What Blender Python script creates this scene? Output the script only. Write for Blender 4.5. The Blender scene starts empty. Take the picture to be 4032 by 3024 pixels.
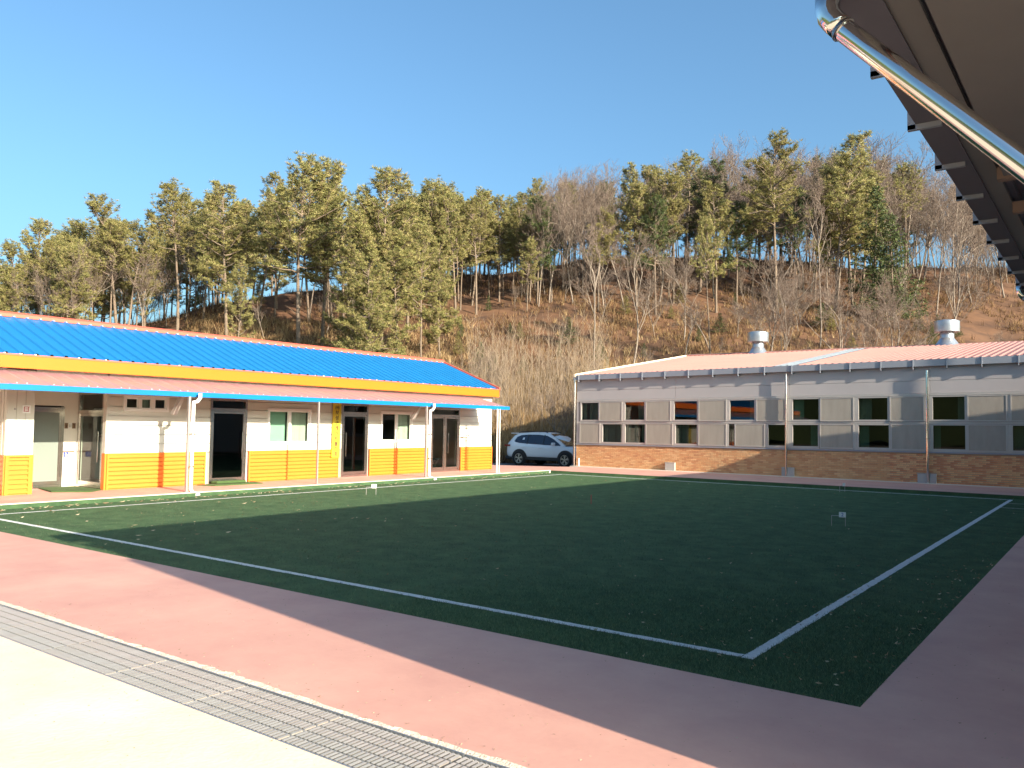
import bpy, math, random
import numpy as np
from mathutils import Matrix, Vector

rng = random.Random(7)
nr = np.random.default_rng(11)
SC = bpy.context.scene
COL = SC.collection

# ------------------------------------------------------------------ camera
RM = np.array([[0.805296, -0.016986, -0.592629],
               [0.592664, 0.049554, 0.803924],
               [0.015711, -0.998627, 0.049973]])      # rows: world axes in (right, down, forward)
FPX, CX, CY, HC = 3244.65, 2016.0, 1512.0, 1.85
cam_d = bpy.data.cameras.new('camera')
cam_d.sensor_width = 36.0
cam_d.lens = FPX / 4032 * 36
cam_d.clip_start = 0.05
cam_d.clip_end = 3000
cam = bpy.data.objects.new('camera', cam_d)
COL.objects.link(cam)
r_, u_, b_ = RM[:, 0], -RM[:, 1], -RM[:, 2]
cam.matrix_world = Matrix(((r_[0], u_[0], b_[0], 0), (r_[1], u_[1], b_[1], 0), (r_[2], u_[2], b_[2], HC), (0, 0, 0, 1)))
SC.camera = cam

# ------------------------------------------------------------------ light
SUN = Vector((1.0, -0.165, 0.372)).normalized()
elev = math.asin(SUN.z)
azim = math.atan2(SUN.x, SUN.y)
w = bpy.data.worlds.new('World')
SC.world = w
w.use_nodes = True
nt = w.node_tree
bg = nt.nodes['Background']
sky = nt.nodes.new('ShaderNodeTexSky')
sky.sky_type = 'NISHITA'
sky.sun_disc = False
sky.sun_elevation = elev
sky.sun_rotation = azim
sky.air_density = 1.0
sky.dust_density = 4.0
sky.ozone_density = 4.0
tint = nt.nodes.new('ShaderNodeMix'); tint.data_type = 'RGBA'; tint.blend_type = 'MULTIPLY'; tint.inputs[0].default_value = 1
tint.inputs[7].default_value = (0.80, 0.98, 0.95, 1)
nt.links.new(sky.outputs[0], tint.inputs[6]); nt.links.new(tint.outputs[2], bg.inputs[0])
bg.inputs[1].default_value = 0.105
sd = bpy.data.lights.new('sun', 'SUN')
sd.energy = 4.7
sd.angle = math.radians(0.5)
sd.color = (1.0, 0.87, 0.68)
sun = bpy.data.objects.new('sun', sd)
COL.objects.link(sun)
sun.rotation_euler = SUN.to_track_quat('Z', 'Y').to_euler()
sun.location = (30, -10, 30)
SC.view_settings.view_transform = 'Standard'
SC.view_settings.look = 'None'
SC.view_settings.exposure = 1.5
SC.view_settings.gamma = 1.0
SC.view_settings.use_curve_mapping = False
SC.render.engine = 'CYCLES'
SC.cycles.max_bounces = 8
SC.cycles.transparent_max_bounces = 12

# ------------------------------------------------------------------ materials
MATS = {}
def mat(name, col, rough=0.7, metal=0.0, spec=0.5, var=0.0, vscale=3.0, bump=0.0, bscale=60.0, col2=None, island=None, coords='Object', stretch=None, detail=6, trans=0.0):
    m = bpy.data.materials.new(name)
    m.use_nodes = True
    t = m.node_tree
    n = t.nodes; l = t.links
    p = n['Principled BSDF']
    p.inputs['Base Color'].default_value = (*col, 1)
    p.inputs['Roughness'].default_value = rough
    p.inputs['Metallic'].default_value = metal
    p.inputs['Specular IOR Level'].default_value = spec
    tc = n.new('ShaderNodeTexCoord')
    src = tc.outputs[coords]
    if stretch:
        mp = n.new('ShaderNodeMapping'); mp.inputs['Scale'].default_value = stretch
        l.new(src, mp.inputs[0]); src = mp.outputs[0]
    out = None
    if var > 0 or col2:
        nz = n.new('ShaderNodeTexNoise'); nz.inputs['Scale'].default_value = vscale; nz.inputs['Detail'].default_value = detail
        nz.inputs['Roughness'].default_value = 0.65
        l.new(src, nz.inputs['Vector'])
        rp = n.new('ShaderNodeValToRGB')
        rp.color_ramp.elements[0].position = 0.3; rp.color_ramp.elements[1].position = 0.7
        c2 = col2 or tuple(min(1, c * (1 + var)) for c in col)
        c1 = col if col2 else tuple(c * (1 - var) for c in col)
        rp.color_ramp.elements[0].color = (*c1, 1); rp.color_ramp.elements[1].color = (*c2, 1)
        l.new(nz.outputs[0], rp.inputs[0]); out = rp.outputs[0]
    if island:
        g = n.new('ShaderNodeNewGeometry')
        rp2 = n.new('ShaderNodeValToRGB')
        els = rp2.color_ramp.elements
        els[0].color = (*island[0], 1); els[1].color = (*island[-1], 1)
        for i, c in enumerate(island[1:-1]):
            e = els.new((i + 1) / (len(island) - 1)); e.color = (*c, 1)
        l.new(g.outputs['Random Per Island'], rp2.inputs[0])
        if out:
            mx = n.new('ShaderNodeMix'); mx.data_type = 'RGBA'; mx.inputs[0].default_value = 0.5
            l.new(out, mx.inputs[6]); l.new(rp2.outputs[0], mx.inputs[7]); out = mx.outputs[2]
        else:
            out = rp2.outputs[0]
    if out:
        l.new(out, p.inputs['Base Color'])
    if bump > 0:
        nb = n.new('ShaderNodeTexNoise'); nb.inputs['Scale'].default_value = bscale; nb.inputs['Detail'].default_value = 4
        l.new(src, nb.inputs['Vector'])
        bp = n.new('ShaderNodeBump'); bp.inputs['Strength'].default_value = bump; bp.inputs['Distance'].default_value = 0.02
        l.new(nb.outputs[0], bp.inputs['Height']); l.new(bp.outputs[0], p.inputs['Normal'])
    if trans > 0:
        tl = n.new('ShaderNodeBsdfTranslucent'); ms = n.new('ShaderNodeMixShader'); ms.inputs[0].default_value = trans
        if out: l.new(out, tl.inputs[0])
        else: tl.inputs[0].default_value = (*col, 1)
        l.new(p.outputs[0], ms.inputs[1]); l.new(tl.outputs[0], ms.inputs[2])
        l.new(ms.outputs[0], n['Material Output'].inputs[0])
    MATS[name] = m
    return m

def glass(name, tint, refl=1.45, rough=0.01):
    m = bpy.data.materials.new(name); m.use_nodes = True
    t = m.node_tree; n = t.nodes; l = t.links
    n.remove(n['Principled BSDF'])
    tr = n.new('ShaderNodeBsdfTransparent'); tr.inputs[0].default_value = (*tint, 1)
    gl = n.new('ShaderNodeBsdfGlossy'); gl.inputs['Roughness'].default_value = rough
    fr = n.new('ShaderNodeFresnel'); fr.inputs[0].default_value = refl
    ms = n.new('ShaderNodeMixShader')
    ge = n.new('ShaderNodeNewGeometry'); sb = n.new('ShaderNodeMath'); sb.operation = 'SUBTRACT'; sb.inputs[0].default_value = 1.0
    ml = n.new('ShaderNodeMath'); ml.operation = 'MULTIPLY'
    l.new(ge.outputs['Backfacing'], sb.inputs[1]); l.new(fr.outputs[0], ml.inputs[0]); l.new(sb.outputs[0], ml.inputs[1])
    l.new(ml.outputs[0], ms.inputs[0]); l.new(tr.outputs[0], ms.inputs[1]); l.new(gl.outputs[0], ms.inputs[2])
    l.new(ms.outputs[0], n['Material Output'].inputs[0])
    MATS[name] = m
    return m

mat('turf', (0.042, 0.085, 0.042), 0.9, spec=0.15, col2=(0.085, 0.155, 0.07), vscale=2.5, bump=1.0, bscale=140)
mat('turf_blade', (0.02, 0.06, 0.02), 0.7, spec=0.3, island=[(0.03, 0.06, 0.03), (0.07, 0.12, 0.06), (0.16, 0.23, 0.12)], trans=0.3)
mat('pink_paving', (0.50, 0.255, 0.21), 0.65, col2=(0.62, 0.345, 0.275), vscale=0.9, bump=0.10, bscale=22)
mat('pale_concrete', (0.78, 0.56, 0.40), 0.8, col2=(0.84, 0.75, 0.55), vscale=0.8, bump=0.2, bscale=30)
mat('kerb_concrete', (0.6, 0.55, 0.47), 0.85, var=0.12, vscale=5, bump=0.3)
mat('asphalt', (0.13, 0.135, 0.145), 0.9, var=0.15, vscale=4, bump=0.4)
mat('line_paint', (0.72, 0.74, 0.74), 0.8, var=0.15, vscale=25, bump=1.0, bscale=200)
mat('leaf_litter', (0.045, 0.02, 0.011), 0.95, col2=(0.165, 0.078, 0.036), vscale=0.35, bump=1.0, bscale=3, detail=12, island=None)
mat('dry_grass', (0.3, 0.17, 0.07), 0.9, island=[(0.06, 0.03, 0.016), (0.13, 0.065, 0.03), (0.20, 0.115, 0.05), (0.29, 0.19, 0.09)], trans=0.2)
mat('straw', (0.5, 0.33, 0.15), 0.9, island=[(0.16, 0.09, 0.04), (0.32, 0.21, 0.10), (0.42, 0.31, 0.17)], trans=0.2)
mat('soil', (0.13, 0.10, 0.07), 0.95, var=0.3, vscale=1.5, bump=0.5, bscale=10)
mat('pine_bark', (0.12, 0.085, 0.062), 0.9, col2=(0.21, 0.16, 0.12), vscale=5, bump=0.8, bscale=12)
mat('grey_bark', (0.17, 0.135, 0.11), 0.9, col2=(0.27, 0.22, 0.18), vscale=4, bump=0.5, bscale=14)
mat('twig', (0.14, 0.10, 0.08), 0.9, col2=(0.20, 0.15, 0.12), vscale=1)
mat('twig_pale', (0.27, 0.20, 0.145), 0.9, col2=(0.40, 0.31, 0.22), vscale=1)
mat('needles', (0.1, 0.12, 0.03), 0.6, spec=0.3, island=[(0.11, 0.115, 0.04), (0.25, 0.24, 0.085), (0.38, 0.345, 0.13), (0.36, 0.28, 0.14)], trans=0.35)
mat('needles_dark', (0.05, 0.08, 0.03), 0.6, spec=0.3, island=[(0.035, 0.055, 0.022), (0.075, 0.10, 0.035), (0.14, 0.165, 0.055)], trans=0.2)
mat('needles_olive', (0.1, 0.12, 0.03), 0.6, spec=0.3, island=[(0.13, 0.125, 0.045), (0.26, 0.235, 0.08), (0.35, 0.29, 0.12)], trans=0.35)
mat('blue_roof', (0.010, 0.145, 0.36), 0.45, spec=0.35, var=0.06, vscale=1.2)
mat('blue_edge', (0.0, 0.15, 0.43), 0.4, var=0.04, vscale=1)
mat('orange_fascia', (0.76, 0.135, 0.005), 0.45, var=0.03, vscale=1)
mat('orange_clad', (0.80, 0.185, 0.016), 0.5, var=0.05, vscale=1.5)
mat('coral_trim', (0.56, 0.11, 0.065), 0.5)
mat('canopy_sheet', (0.30, 0.19, 0.205), 0.3, spec=0.9, var=0.08, vscale=2)
mat('white_siding', (0.60, 0.575, 0.51), 0.55, var=0.03, vscale=1.2)
mat('white_tile', (0.78, 0.72, 0.64), 0.4, var=0.03, vscale=4)
mat('white_pvc', (0.8, 0.78, 0.75), 0.4)
mat('steel', (0.55, 0.5, 0.47), 0.25, metal=1.0, var=0.08, vscale=6)
mat('chrome', (0.68, 0.67, 0.66), 0.10, metal=1.0)
mat('galvanised', (0.45, 0.47, 0.5), 0.35, metal=0.8, var=0.15, vscale=5)
mat('aluminium', (0.42, 0.395, 0.38), 0.4, metal=0.3, var=0.05, vscale=3)
mat('grey_panel', (0.37, 0.345, 0.35), 0.5, var=0.04, vscale=1)
mat('gutter_grey', (0.26, 0.275, 0.32), 0.4, metal=0.2)
mat('screen_panel', (0.26, 0.235, 0.205), 0.4, spec=0.5, col2=(0.32, 0.29, 0.25), vscale=1.6, stretch=(3, 1, 0.7))
mat('pink_roof', (0.38, 0.18, 0.15), 0.5, var=0.07, vscale=0.8)
mat('skylight', (0.22, 0.25, 0.28), 0.3, var=0.15, vscale=2)
mat('brick_a', (0.66, 0.33, 0.16), 0.85, var=0.2, vscale=8, bump=0.4)
mat('brick_b', (0.54, 0.23, 0.115), 0.85, var=0.2, vscale=8, bump=0.4)
mat('brick_c', (0.68, 0.40, 0.20), 0.85, var=0.2, vscale=8, bump=0.4)
mat('brick_mix', (0.5, 0.23, 0.09), 0.85, island=[(0.50, 0.23, 0.115), (0.62, 0.32, 0.15), (0.60, 0.33, 0.16), (0.70, 0.42, 0.22)], bump=0.4)
mat('mortar', (0.46, 0.33, 0.21), 0.95, bump=0.4)
mat('box_grey', (0.38, 0.35, 0.33), 0.6)
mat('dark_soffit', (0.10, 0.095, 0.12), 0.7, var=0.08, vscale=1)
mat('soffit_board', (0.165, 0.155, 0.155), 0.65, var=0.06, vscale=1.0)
mat('brown_beam', (0.22, 0.15, 0.12), 0.7, var=0.1, vscale=2)
mat('interior', (0.16, 0.14, 0.12), 0.8, var=0.1)
mat('interior_floor', (0.12, 0.07, 0.05), 0.4)
mat('curtain', (0.42, 0.42, 0.36), 0.9, var=0.15, vscale=9, stretch=(1, 1, 0.05))
mat('green_blind', (0.30, 0.46, 0.36), 0.8, var=0.05, vscale=2)
mat('frosted', (0.20, 0.235, 0.215), 0.25, spec=0.6)
mat('sign_yellow', (0.60, 0.44, 0.03), 0.5)
mat('ink', (0.07, 0.03, 0.02), 0.6)
mat('sign_white', (0.8, 0.78, 0.75), 0.5)
mat('sign_red', (0.45, 0.12, 0.12), 0.5)
mat('sign_brown', (0.22, 0.13, 0.07), 0.5)
mat('sign_blue', (0.05, 0.08, 0.35), 0.5)
mat('mat_green', (0.06, 0.11, 0.03), 0.95, var=0.2, vscale=20, bump=0.8, bscale=120)
mat('car_white', (0.78, 0.79, 0.80), 0.25, spec=0.6)
mat('car_black', (0.02, 0.02, 0.022), 0.5)
mat('car_glass', (0.012, 0.014, 0.03), 0.04, spec=0.9)
mat('tyre', (0.018, 0.018, 0.018), 0.85)
mat('rim', (0.55, 0.55, 0.56), 0.3, metal=0.9)
mat('tail_red', (0.25, 0.01, 0.01), 0.2)
mat('lamp_clear', (0.35, 0.37, 0.4), 0.1)
mat('fallen_leaf', (0.5, 0.4, 0.22), 0.8, island=[(0.16, 0.10, 0.05), (0.34, 0.26, 0.15), (0.52, 0.46, 0.32)])
mat('rust_red', (0.3, 0.08, 0.06), 0.6)
mat('plaster_chip', (0.72, 0.58, 0.46), 0.85, var=0.2, vscale=9, bump=0.6)
mat('grate_metal', (0.34, 0.37, 0.35), 0.5, metal=0.3, col2=(0.50, 0.42, 0.39), vscale=1.1)
mat('post_paint', (0.36, 0.32, 0.31), 0.3, metal=0.3)
mat('dust', (0.62, 0.45, 0.38), 0.8)
glass('glass_dark', (0.50, 0.57, 0.55), 1.6)
glass('glass_green', (0.86, 0.93, 0.90), 1.5)

# ------------------------------------------------------------------ mesh helpers
class MB:
    def __init__(s): s.v = []; s.f = []; s.n = 0
    def add(s, vs, fs):
        o = s.n
        s.v.extend([tuple(map(float, p)) for p in vs]); s.f.extend([tuple(i + o for i in f) for f in fs]); s.n += len(vs)
        return s
    def box(s, x0, x1, y0, y1, z0, z1):
        if x1 < x0: x0, x1 = x1, x0
        if y1 < y0: y0, y1 = y1, y0
        if z1 < z0: z0, z1 = z1, z0
        return s.add([(x0, y0, z0), (x1, y0, z0), (x1, y1, z0), (x0, y1, z0), (x0, y0, z1), (x1, y0, z1), (x1, y1, z1), (x0, y1, z1)],
                     [(0, 3, 2, 1), (4, 5, 6, 7), (0, 1, 5, 4), (1, 2, 6, 5), (2, 3, 7, 6), (3, 0, 4, 7)])
    def prism(s, poly, h0, h1, axis='z'):
        # poly of 2D points extruded along axis
        k = len(poly)
        def P(a, b, h):
            return {'z': (a, b, h), 'y': (a, h, b), 'x': (h, a, b)}[axis]
        vs = [P(a, b, h0) for a, b in poly] + [P(a, b, h1) for a, b in poly]
        fs = [tuple(range(k - 1, -1, -1)), tuple(range(k, 2 * k))] + [(i, (i + 1) % k, k + (i + 1) % k, k + i) for i in range(k)]
        return s.add(vs, fs)
    def tube(s, pts, rad, sides=8, cap=True):
        pts = [Vector(p) for p in pts]
        if not hasattr(rad, '__len__'): rad = [rad] * len(pts)
        vs = []; fs = []
        up = None
        for i, p in enumerate(pts):
            d = (pts[min(i + 1, len(pts) - 1)] - pts[max(i - 1, 0)]).normalized()
            if up is None:
                up = d.orthogonal().normalized()
            up = (up - d * up.dot(d)).normalized()
            sd_ = d.cross(up)
            for k in range(sides):
                a = 2 * math.pi * k / sides
                vs.append(p + (up * math.cos(a) + sd_ * math.sin(a)) * rad[i])
        for i in range(len(pts) - 1):
            for k in range(sides):
                k2 = (k + 1) % sides
                fs.append((i * sides + k, i * sides + k2, (i + 1) * sides + k2, (i + 1) * sides + k))
        if cap:
            fs.append(tuple(range(sides - 1, -1, -1)))
            e = (len(pts) - 1) * sides
            fs.append(tuple(range(e, e + sides)))
        return s.add(vs, fs)
    def lathe(s, prof, c, sides=20):
        vs = []; fs = []
        for r, z in prof:
            for k in range(sides):
                a = 2 * math.pi * k / sides
                vs.append((c[0] + r * math.cos(a), c[1] + r * math.sin(a), c[2] + z))
        for i in range(len(prof) - 1):
            for k in range(sides):
                k2 = (k + 1) % sides
                fs.append((i * sides + k, i * sides + k2, (i + 1) * sides + k2, (i + 1) * sides + k))
        return s.add(vs, fs)
    def mesh(s, name, m):
        me = bpy.data.meshes.new(name)
        me.from_pydata(s.v, [], s.f)
        me.materials.append(MATS[m])
        me.update()
        return me
    def obj(s, name, m, parent=None, smooth=False, bevel=0.0, **tags):
        o = bpy.data.objects.new(name, s.mesh(name, m))
        COL.objects.link(o)
        if parent: o.parent = parent
        if smooth:
            for p in o.data.polygons: p.use_smooth = True
            try:
                md = o.modifiers.new('wn', 'WEIGHTED_NORMAL')
            except Exception: pass
        if bevel:
            b = o.modifiers.new('bevel', 'BEVEL'); b.width = bevel; b.segments = 2; b.limit_method = 'ANGLE'
        for k, v_ in tags.items(): o[k] = v_
        return o

def npmesh(name, V, F, m):
    V = np.asarray(V, np.float32); F = np.asarray(F, np.int32)
    me = bpy.data.meshes.new(name)
    k = F.shape[1]
    me.vertices.add(len(V)); me.vertices.foreach_set('co', V.ravel())
    me.loops.add(F.size); me.loops.foreach_set('vertex_index', F.ravel())
    me.polygons.add(len(F))
    me.polygons.foreach_set('loop_start', np.arange(0, F.size, k, dtype=np.int32))
    me.polygons.foreach_set('loop_total', np.full(len(F), k, np.int32))
    me.materials.append(MATS[m]); me.update(calc_edges=True); me.validate()
    return me
def link(name, me, parent=None, loc=(0, 0, 0), **tags):
    o = bpy.data.objects.new(name, me); COL.objects.link(o); o.location = loc
    if parent: o.parent = parent
    for k, v_ in tags.items(): o[k] = v_
    return o
def empty(name, loc=(0, 0, 0), rz=0.0, **tags):
    o = bpy.data.objects.new(name, None); COL.objects.link(o)
    o.location = loc; o.rotation_euler = (0, 0, rz); o.empty_display_size = 0.2
    for k, v_ in tags.items(): o[k] = v_
    return o
def text_mesh(body, size, extr=0.002, bold=0.0):
    c = bpy.data.curves.new('text', 'FONT'); c.body = body; c.size = size; c.extrude = extr; c.offset = bold
    c.align_x = 'CENTER'; c.align_y = 'CENTER'
    o = bpy.data.objects.new('text', c); COL.objects.link(o)
    dg = bpy.context.evaluated_depsgraph_get()
    me = bpy.data.meshes.new_from_object(o.evaluated_get(dg))
    bpy.data.objects.remove(o)
    return me
def corr(mb, a0, a1, pitch, prof, P):
    """corrugated sheet: along-axis a0..a1, profile list of (frac, height), P(a, h, end) -> 3D point for end 0/1"""
    xs = []
    a = a0
    while a < a1 - 1e-6:
        for fr, h in prof:
            q = a + fr * pitch
            if q <= a1: xs.append((q, h))
        a += pitch
    xs.append((a1, 0))
    vs = [P(q, h, 0) for q, h in xs] + [P(q, h, 1) for q, h in xs]
    k = len(xs)
    mb.add(vs, [(i, i + 1, k + i + 1, k + i) for i in range(k - 1)])
    return mb

# ------------------------------------------------------------------ ground sheets
Z0 = 0.0
def sheet(name, x0, x1, y0, y1, z, m, **t):
    mb = MB(); mb.box(x0, x1, y0, y1, z - 0.05, z)
    return mb.obj(name, m, **t)
mb = MB(); mb.add([(-2500, -2500, -0.26), (2500, -2500, -0.26), (2500, 2500, -0.26), (-2500, 2500, -0.26)], [(0, 1, 2, 3)])
mb.obj('ground', 'soil', kind='structure')
sheet('turf_base', -18.09, -1.43, 5.91, 27.1, 0.0, 'turf', kind='structure')
TX0, TX1, TY0, TY1 = -18.09, -1.43, 5.91, 27.1
# pink paving in front of and beside the turf (a slight step above it)
mb = MB()
mb.box(-30, 12, 3.70, 5.905, -0.05, 0.008)
mb.box(-1.425, 12, 5.905, 31.15, -0.05, 0.008)
mb.obj('pink_pavement', 'pink_paving', kind='structure')
mb = MB(); mb.box(-30, 12, -12, 3.13, -0.05, 0.008)
mb.obj('concrete_yard', 'pale_concrete', kind='structure')
# channel under the grating
mb = MB(); mb.box(-30, 12, 3.13, 3.78, -0.24, -0.2)
mb.box(-30, 12, 3.10, 3.13, -0.2, -0.002); mb.box(-30, 12, 3.664, 3.70, -0.2, 0.001)
mb.obj('drain_channel', 'kerb_concrete', kind='structure')
# rough plaster edge along the grating
V = []; F = []
mb = MB()
xs = np.arange(-10.5, 1.0, 0.045)
up_ = 3.705 + 0.008 * nr.standard_normal(len(xs)) + 0.012 * np.sin(xs * 2.1)
for i in range(len(xs) - 1):
    a, b = xs[i], xs[i + 1]
    h = 0.012 + 0.004 * nr.random()
    mb.add([(a, 3.664, 0.003), (b, 3.664, 0.003), (b, up_[i + 1], h), (a, up_[i], h), (b, up_[i + 1] + 0.012, 0.004), (a, up_[i] + 0.012, 0.004)],
           [(0, 1, 2, 3), (3, 2, 4, 5)])
mb.obj('rough_plaster_edge', 'plaster_chip', kind='structure')
# left walkway with kerb, corner, right walkway
ZW = 0.10
mb = MB()
mb.box(-20.16, -18.22, -3, 27.1, -0.2, ZW)
mb.prism([(-20.16, 25.95), (-20.16, 27.1), (-18.22, 27.1), (-18.22, 27.22), (-1.43, 27.22), (-1.43, 30.75), (-18.6, 30.75), (-19.6, 29.9), (-23.5, 28.0), (-27, 26.6), (-27, 25.95)], -0.2, ZW - 0.003)
mb.box(-1.43, 12, 27.22, 30.75, -0.2, ZW - 0.003)
mb.box(-21.62, -20.16, 5.0, 10.49, -0.2, ZW - 0.002)
mb.obj('raised_walkway', 'pink_paving', kind='structure')
mb = MB()
mb.box(-18.22, -18.10, -3, 27.22, -0.2, ZW + 0.004)
mb.box(-19.45, 12, 30.75, 31.18, -0.2, ZW + 0.006)
mb.obj('walkway_kerb', 'kerb_concrete', kind='structure')
# turf turned up against the kerbs
mb = MB()
mb.add([(-18.085, -3, 0.0), (-18.085, 27.1, 0.0), (-18.095, 27.1, ZW - 0.012), (-18.095, -3, ZW - 0.012)], [(0, 3, 2, 1)])
mb.add([(-18.09, 27.10, 0.0), (12, 27.10, 0.0), (12, 27.215, -0.001), (-18.09, 27.215, -0.001)], [(0, 1, 2, 3)]); mb.add([(-18.09, 27.19, -.02), (12, 27.19, -.02), (12, 27.21, ZW - 0.004), (-18.09, 27.21, ZW - 0.004)], [(0, 1, 2, 3)])
mb.add([(-18.4, -3, -0.001), (-18.09, -3, -0.001), (-18.09, 5.9, -0.001), (-18.4, 5.9, -0.001)], [(0, 1, 2, 3)])
mb.obj('turf_upturn', 'turf', kind='structure')
# road behind
mb = MB(); mb.add([(-60, 26.0, -0.18), (-18, 26.0, -0.18), (-18, 42.0, -0.18), (-60, 42.0, -0.18)], [(0, 1, 2, 3)])
mb.obj('road', 'asphalt', kind='structure')

# court lines : slightly ragged strips
def ragged(pts, wd, name):
    mb = MB()
    for (ax, ay), (bx, by) in pts:
        L = math.hypot(bx - ax, by - ay); dx, dy = (bx - ax) / L, (by - ay) / L
        k = max(2, int(L / 0.05)); prev = None
        for i in range(k + 1):
            t = L * i / k
            l_ = wd / 2 + rng.uniform(-.006, .006); r2 = wd / 2 + rng.uniform(-.006, .006)
            cur = [(ax + dx * t - dy * l_, ay + dy * t + dx * l_, 0.004), (ax + dx * t + dy * r2, ay + dy * t - dx * r2, 0.004)]
            if prev: mb.add([prev[0], prev[1], cur[1], cur[0]], [(0, 1, 2, 3)])
            prev = cur
    return mb.obj(name, 'line_paint', kind='structure')
LW = 0.10
ragged([((-17.25, 6.62), (-2.508, 6.62)), ((-2.45, 6.57), (-2.45, 26.73)), ((-2.508, 26.68), (-17.14, 26.68)), ((-17.2, 26.73), (-17.2, 6.68))], LW, 'court_line')
ragged([((-2.40, 25.35), (-1.45, 25.35)), ((-2.40, 23.75), (-1.45, 23.75))], 0.05, 'thin_court_line')

# turf blades near the camera
def blades(n, xr, yr, h, wd, zf, mname, lean=0.5):
    x = nr.uniform(*xr, n); y = nr.uniform(*yr, n)
    a = nr.uniform(0, 2 * math.pi, n); hh = h * nr.uniform(0.6, 1.3, n)
    z = zf(x, y)
    lx = nr.normal(0, lean, n) * hh; ly = nr.normal(0, lean, n) * hh
    V = np.empty((n, 3, 3)); c, s_ = np.cos(a) * wd / 2, np.sin(a) * wd / 2
    V[:, 0] = np.stack([x - c, y - s_, z], 1); V[:, 1] = np.stack([x + c, y + s_, z], 1)
    V[:, 2] = np.stack([x + lx, y + ly, z + hh], 1)
    return V
online = lambda x, y: ((np.abs(y - 6.62) < .04) & (x < -2.42)) | ((np.abs(x + 2.45) < .04) & (y > 6.6))
parts = []
for n, xr, yr, h, wd in ((420000, (-18.0, TX1 + .008), (TY0 - .008, 27), .022, .006),):
    V = blades(n, xr, yr, h, wd, lambda x, y: 0 * x, 'turf_blade', 0.5)
    x_, y_ = V[:, 0, 0], V[:, 0, 1]
    dist = np.hypot(x_, y_)
    V = V[~online(x_, y_) & (nr.random(n) < np.clip((7.0 / dist) ** 2.2, 0, 1))]
    parts.append(V)
Vn = blades(130000, (-6, TX1 + .008), (TY0 - .008, 10.5), .022, .005, lambda x, y: 0 * x, 'turf_blade', 0.5)
dn = np.hypot(Vn[:, 0, 0], Vn[:, 0, 1])
parts.append(Vn[~online(Vn[:, 0, 0], Vn[:, 0, 1]) & (nr.random(len(Vn)) < np.clip((10.5 - dn) / 4, 0, 1))])
V = np.concatenate(parts); n = len(V)
link('turf_blades', npmesh('turf_blades', V.reshape(-1, 3), np.arange(3 * n).reshape(-1, 3), 'turf_blade'), kind='stuff')

# fallen leaves
def leafset(n, xr, yr, s0, s1):
    x = nr.uniform(*xr, n); y = nr.uniform(*yr, n); a = nr.uniform(0, 6.28, n); L = nr.uniform(s0, s1, n); W = L * nr.uniform(.12, .32, n)
    V = np.empty((n, 4, 3)); ca, sa = np.cos(a), np.sin(a)
    hz = nr.uniform(.01, .04, n)
    for k, (u, v_, z) in enumerate(((-.5, 0, .016), (0, -.5, .008), (.5, .1, 1), (0, .5, .02))):
        V[:, k, 0] = x + ca * u * L - sa * v_ * W; V[:, k, 1] = y + sa * u * L + ca * v_ * W
        V[:, k, 2] = (z if z < 1 else hz) 
    return V
ls = [leafset(210, (-18, -1.5), (6, 27), .025, .06), leafset(110, (-3.2, -1.5), (6, 13), .02, .055), leafset(330, (-18.05, -17.6), (4, 27), .05, .14),
      leafset(60, (-18, -11), (6, 14), .06, .12), leafset(60, (-4, -1.5), (6, 9), .02, .05), leafset(60, (-1.75, -1.45), (6, 14), .02, .05)]
V = np.concatenate(ls); n = len(V)
link('fallen_leaves', npmesh('fallen_leaves', V.reshape(-1, 3), np.arange(4 * n).reshape(-1, 4), 'fallen_leaf'), kind='stuff')

# grit and crumbs lying on the paving and the yard
gs_ = [leafset(500, (-9, 0), (3.75, 5.88), .006, .022), leafset(160, (-9, -1.5), (3.66, 3.8), .008, .03), leafset(300, (-8, -1), (1.6, 3.1), .006, .02), leafset(120, (-1.4, -.3), (5.9, 12), .008, .03)]
V = np.concatenate(gs_); V[:, :, 2] = V[:, :, 2] * .25 + .009; n = len(V)
link('paving_grit', npmesh('paving_grit', V.reshape(-1, 3), np.arange(4 * n).reshape(-1, 4), 'fallen_leaf'), kind='stuff')
# ------------------------------------------------------------------ drain grates
def bar_mesh():
    mb = MB(); mb.box(-0.005, 0.005, 3.15, 3.645, -0.024, -0.004)
    for k in range(5): mb.prism([(-.012, -.006), (-.009, .006), (.012, .004), (.006, -.004)], 3.154 + k * .0985, 3.154 + k * .0985 + .084, 'y')
    return mb.mesh('bar', 'grate_metal')
def rod_mesh(L):
    mb = MB(); mb.box(0, L, -0.004, 0.004, -0.026, -0.001); return mb.mesh('cross_rod', 'galvanised')
BM = bar_mesh(); RMH = rod_mesh(0.97)
FRM = MB(); FRM.box(0, 0.97, 3.132, 3.142, -0.03, 0.008); FRMm = FRM.mesh('edge_frame', 'galvanised')
pos_words = ['at the bottom edge of the photo near the pink paving', 'second from the bottom edge of the photo', 'third from the bottom edge of the photo',
             'in the middle of the visible drain run', 'left of the middle of the drain run', 'third from the left edge of the photo', 'second from the left edge of the photo',
             'at the left edge of the photo', 'just past the left edge of the photo']
for i in range(9):
    x0 = -2.0 - i * 0.985
    g = empty('drain_grate', (x0 - 0.97, 0, 0), label='galvanised steel drain grate section ' + pos_words[i], category='drain grate', group='drain grate sections between pavings')
    link('edge_frame', FRMm, g); link('edge_frame', FRMm, g, (0, 0.52, 0))
    for k in range(26):
        b = link('bar', BM, g, (0.02 + k * 0.0373, 0, 0)); b.rotation_euler = (0, rng.uniform(-.08, .08), 0)
    for k in range(4): link('cross_rod', RMH, g, (0, 3.245 + k * 0.0985, 0))

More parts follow.
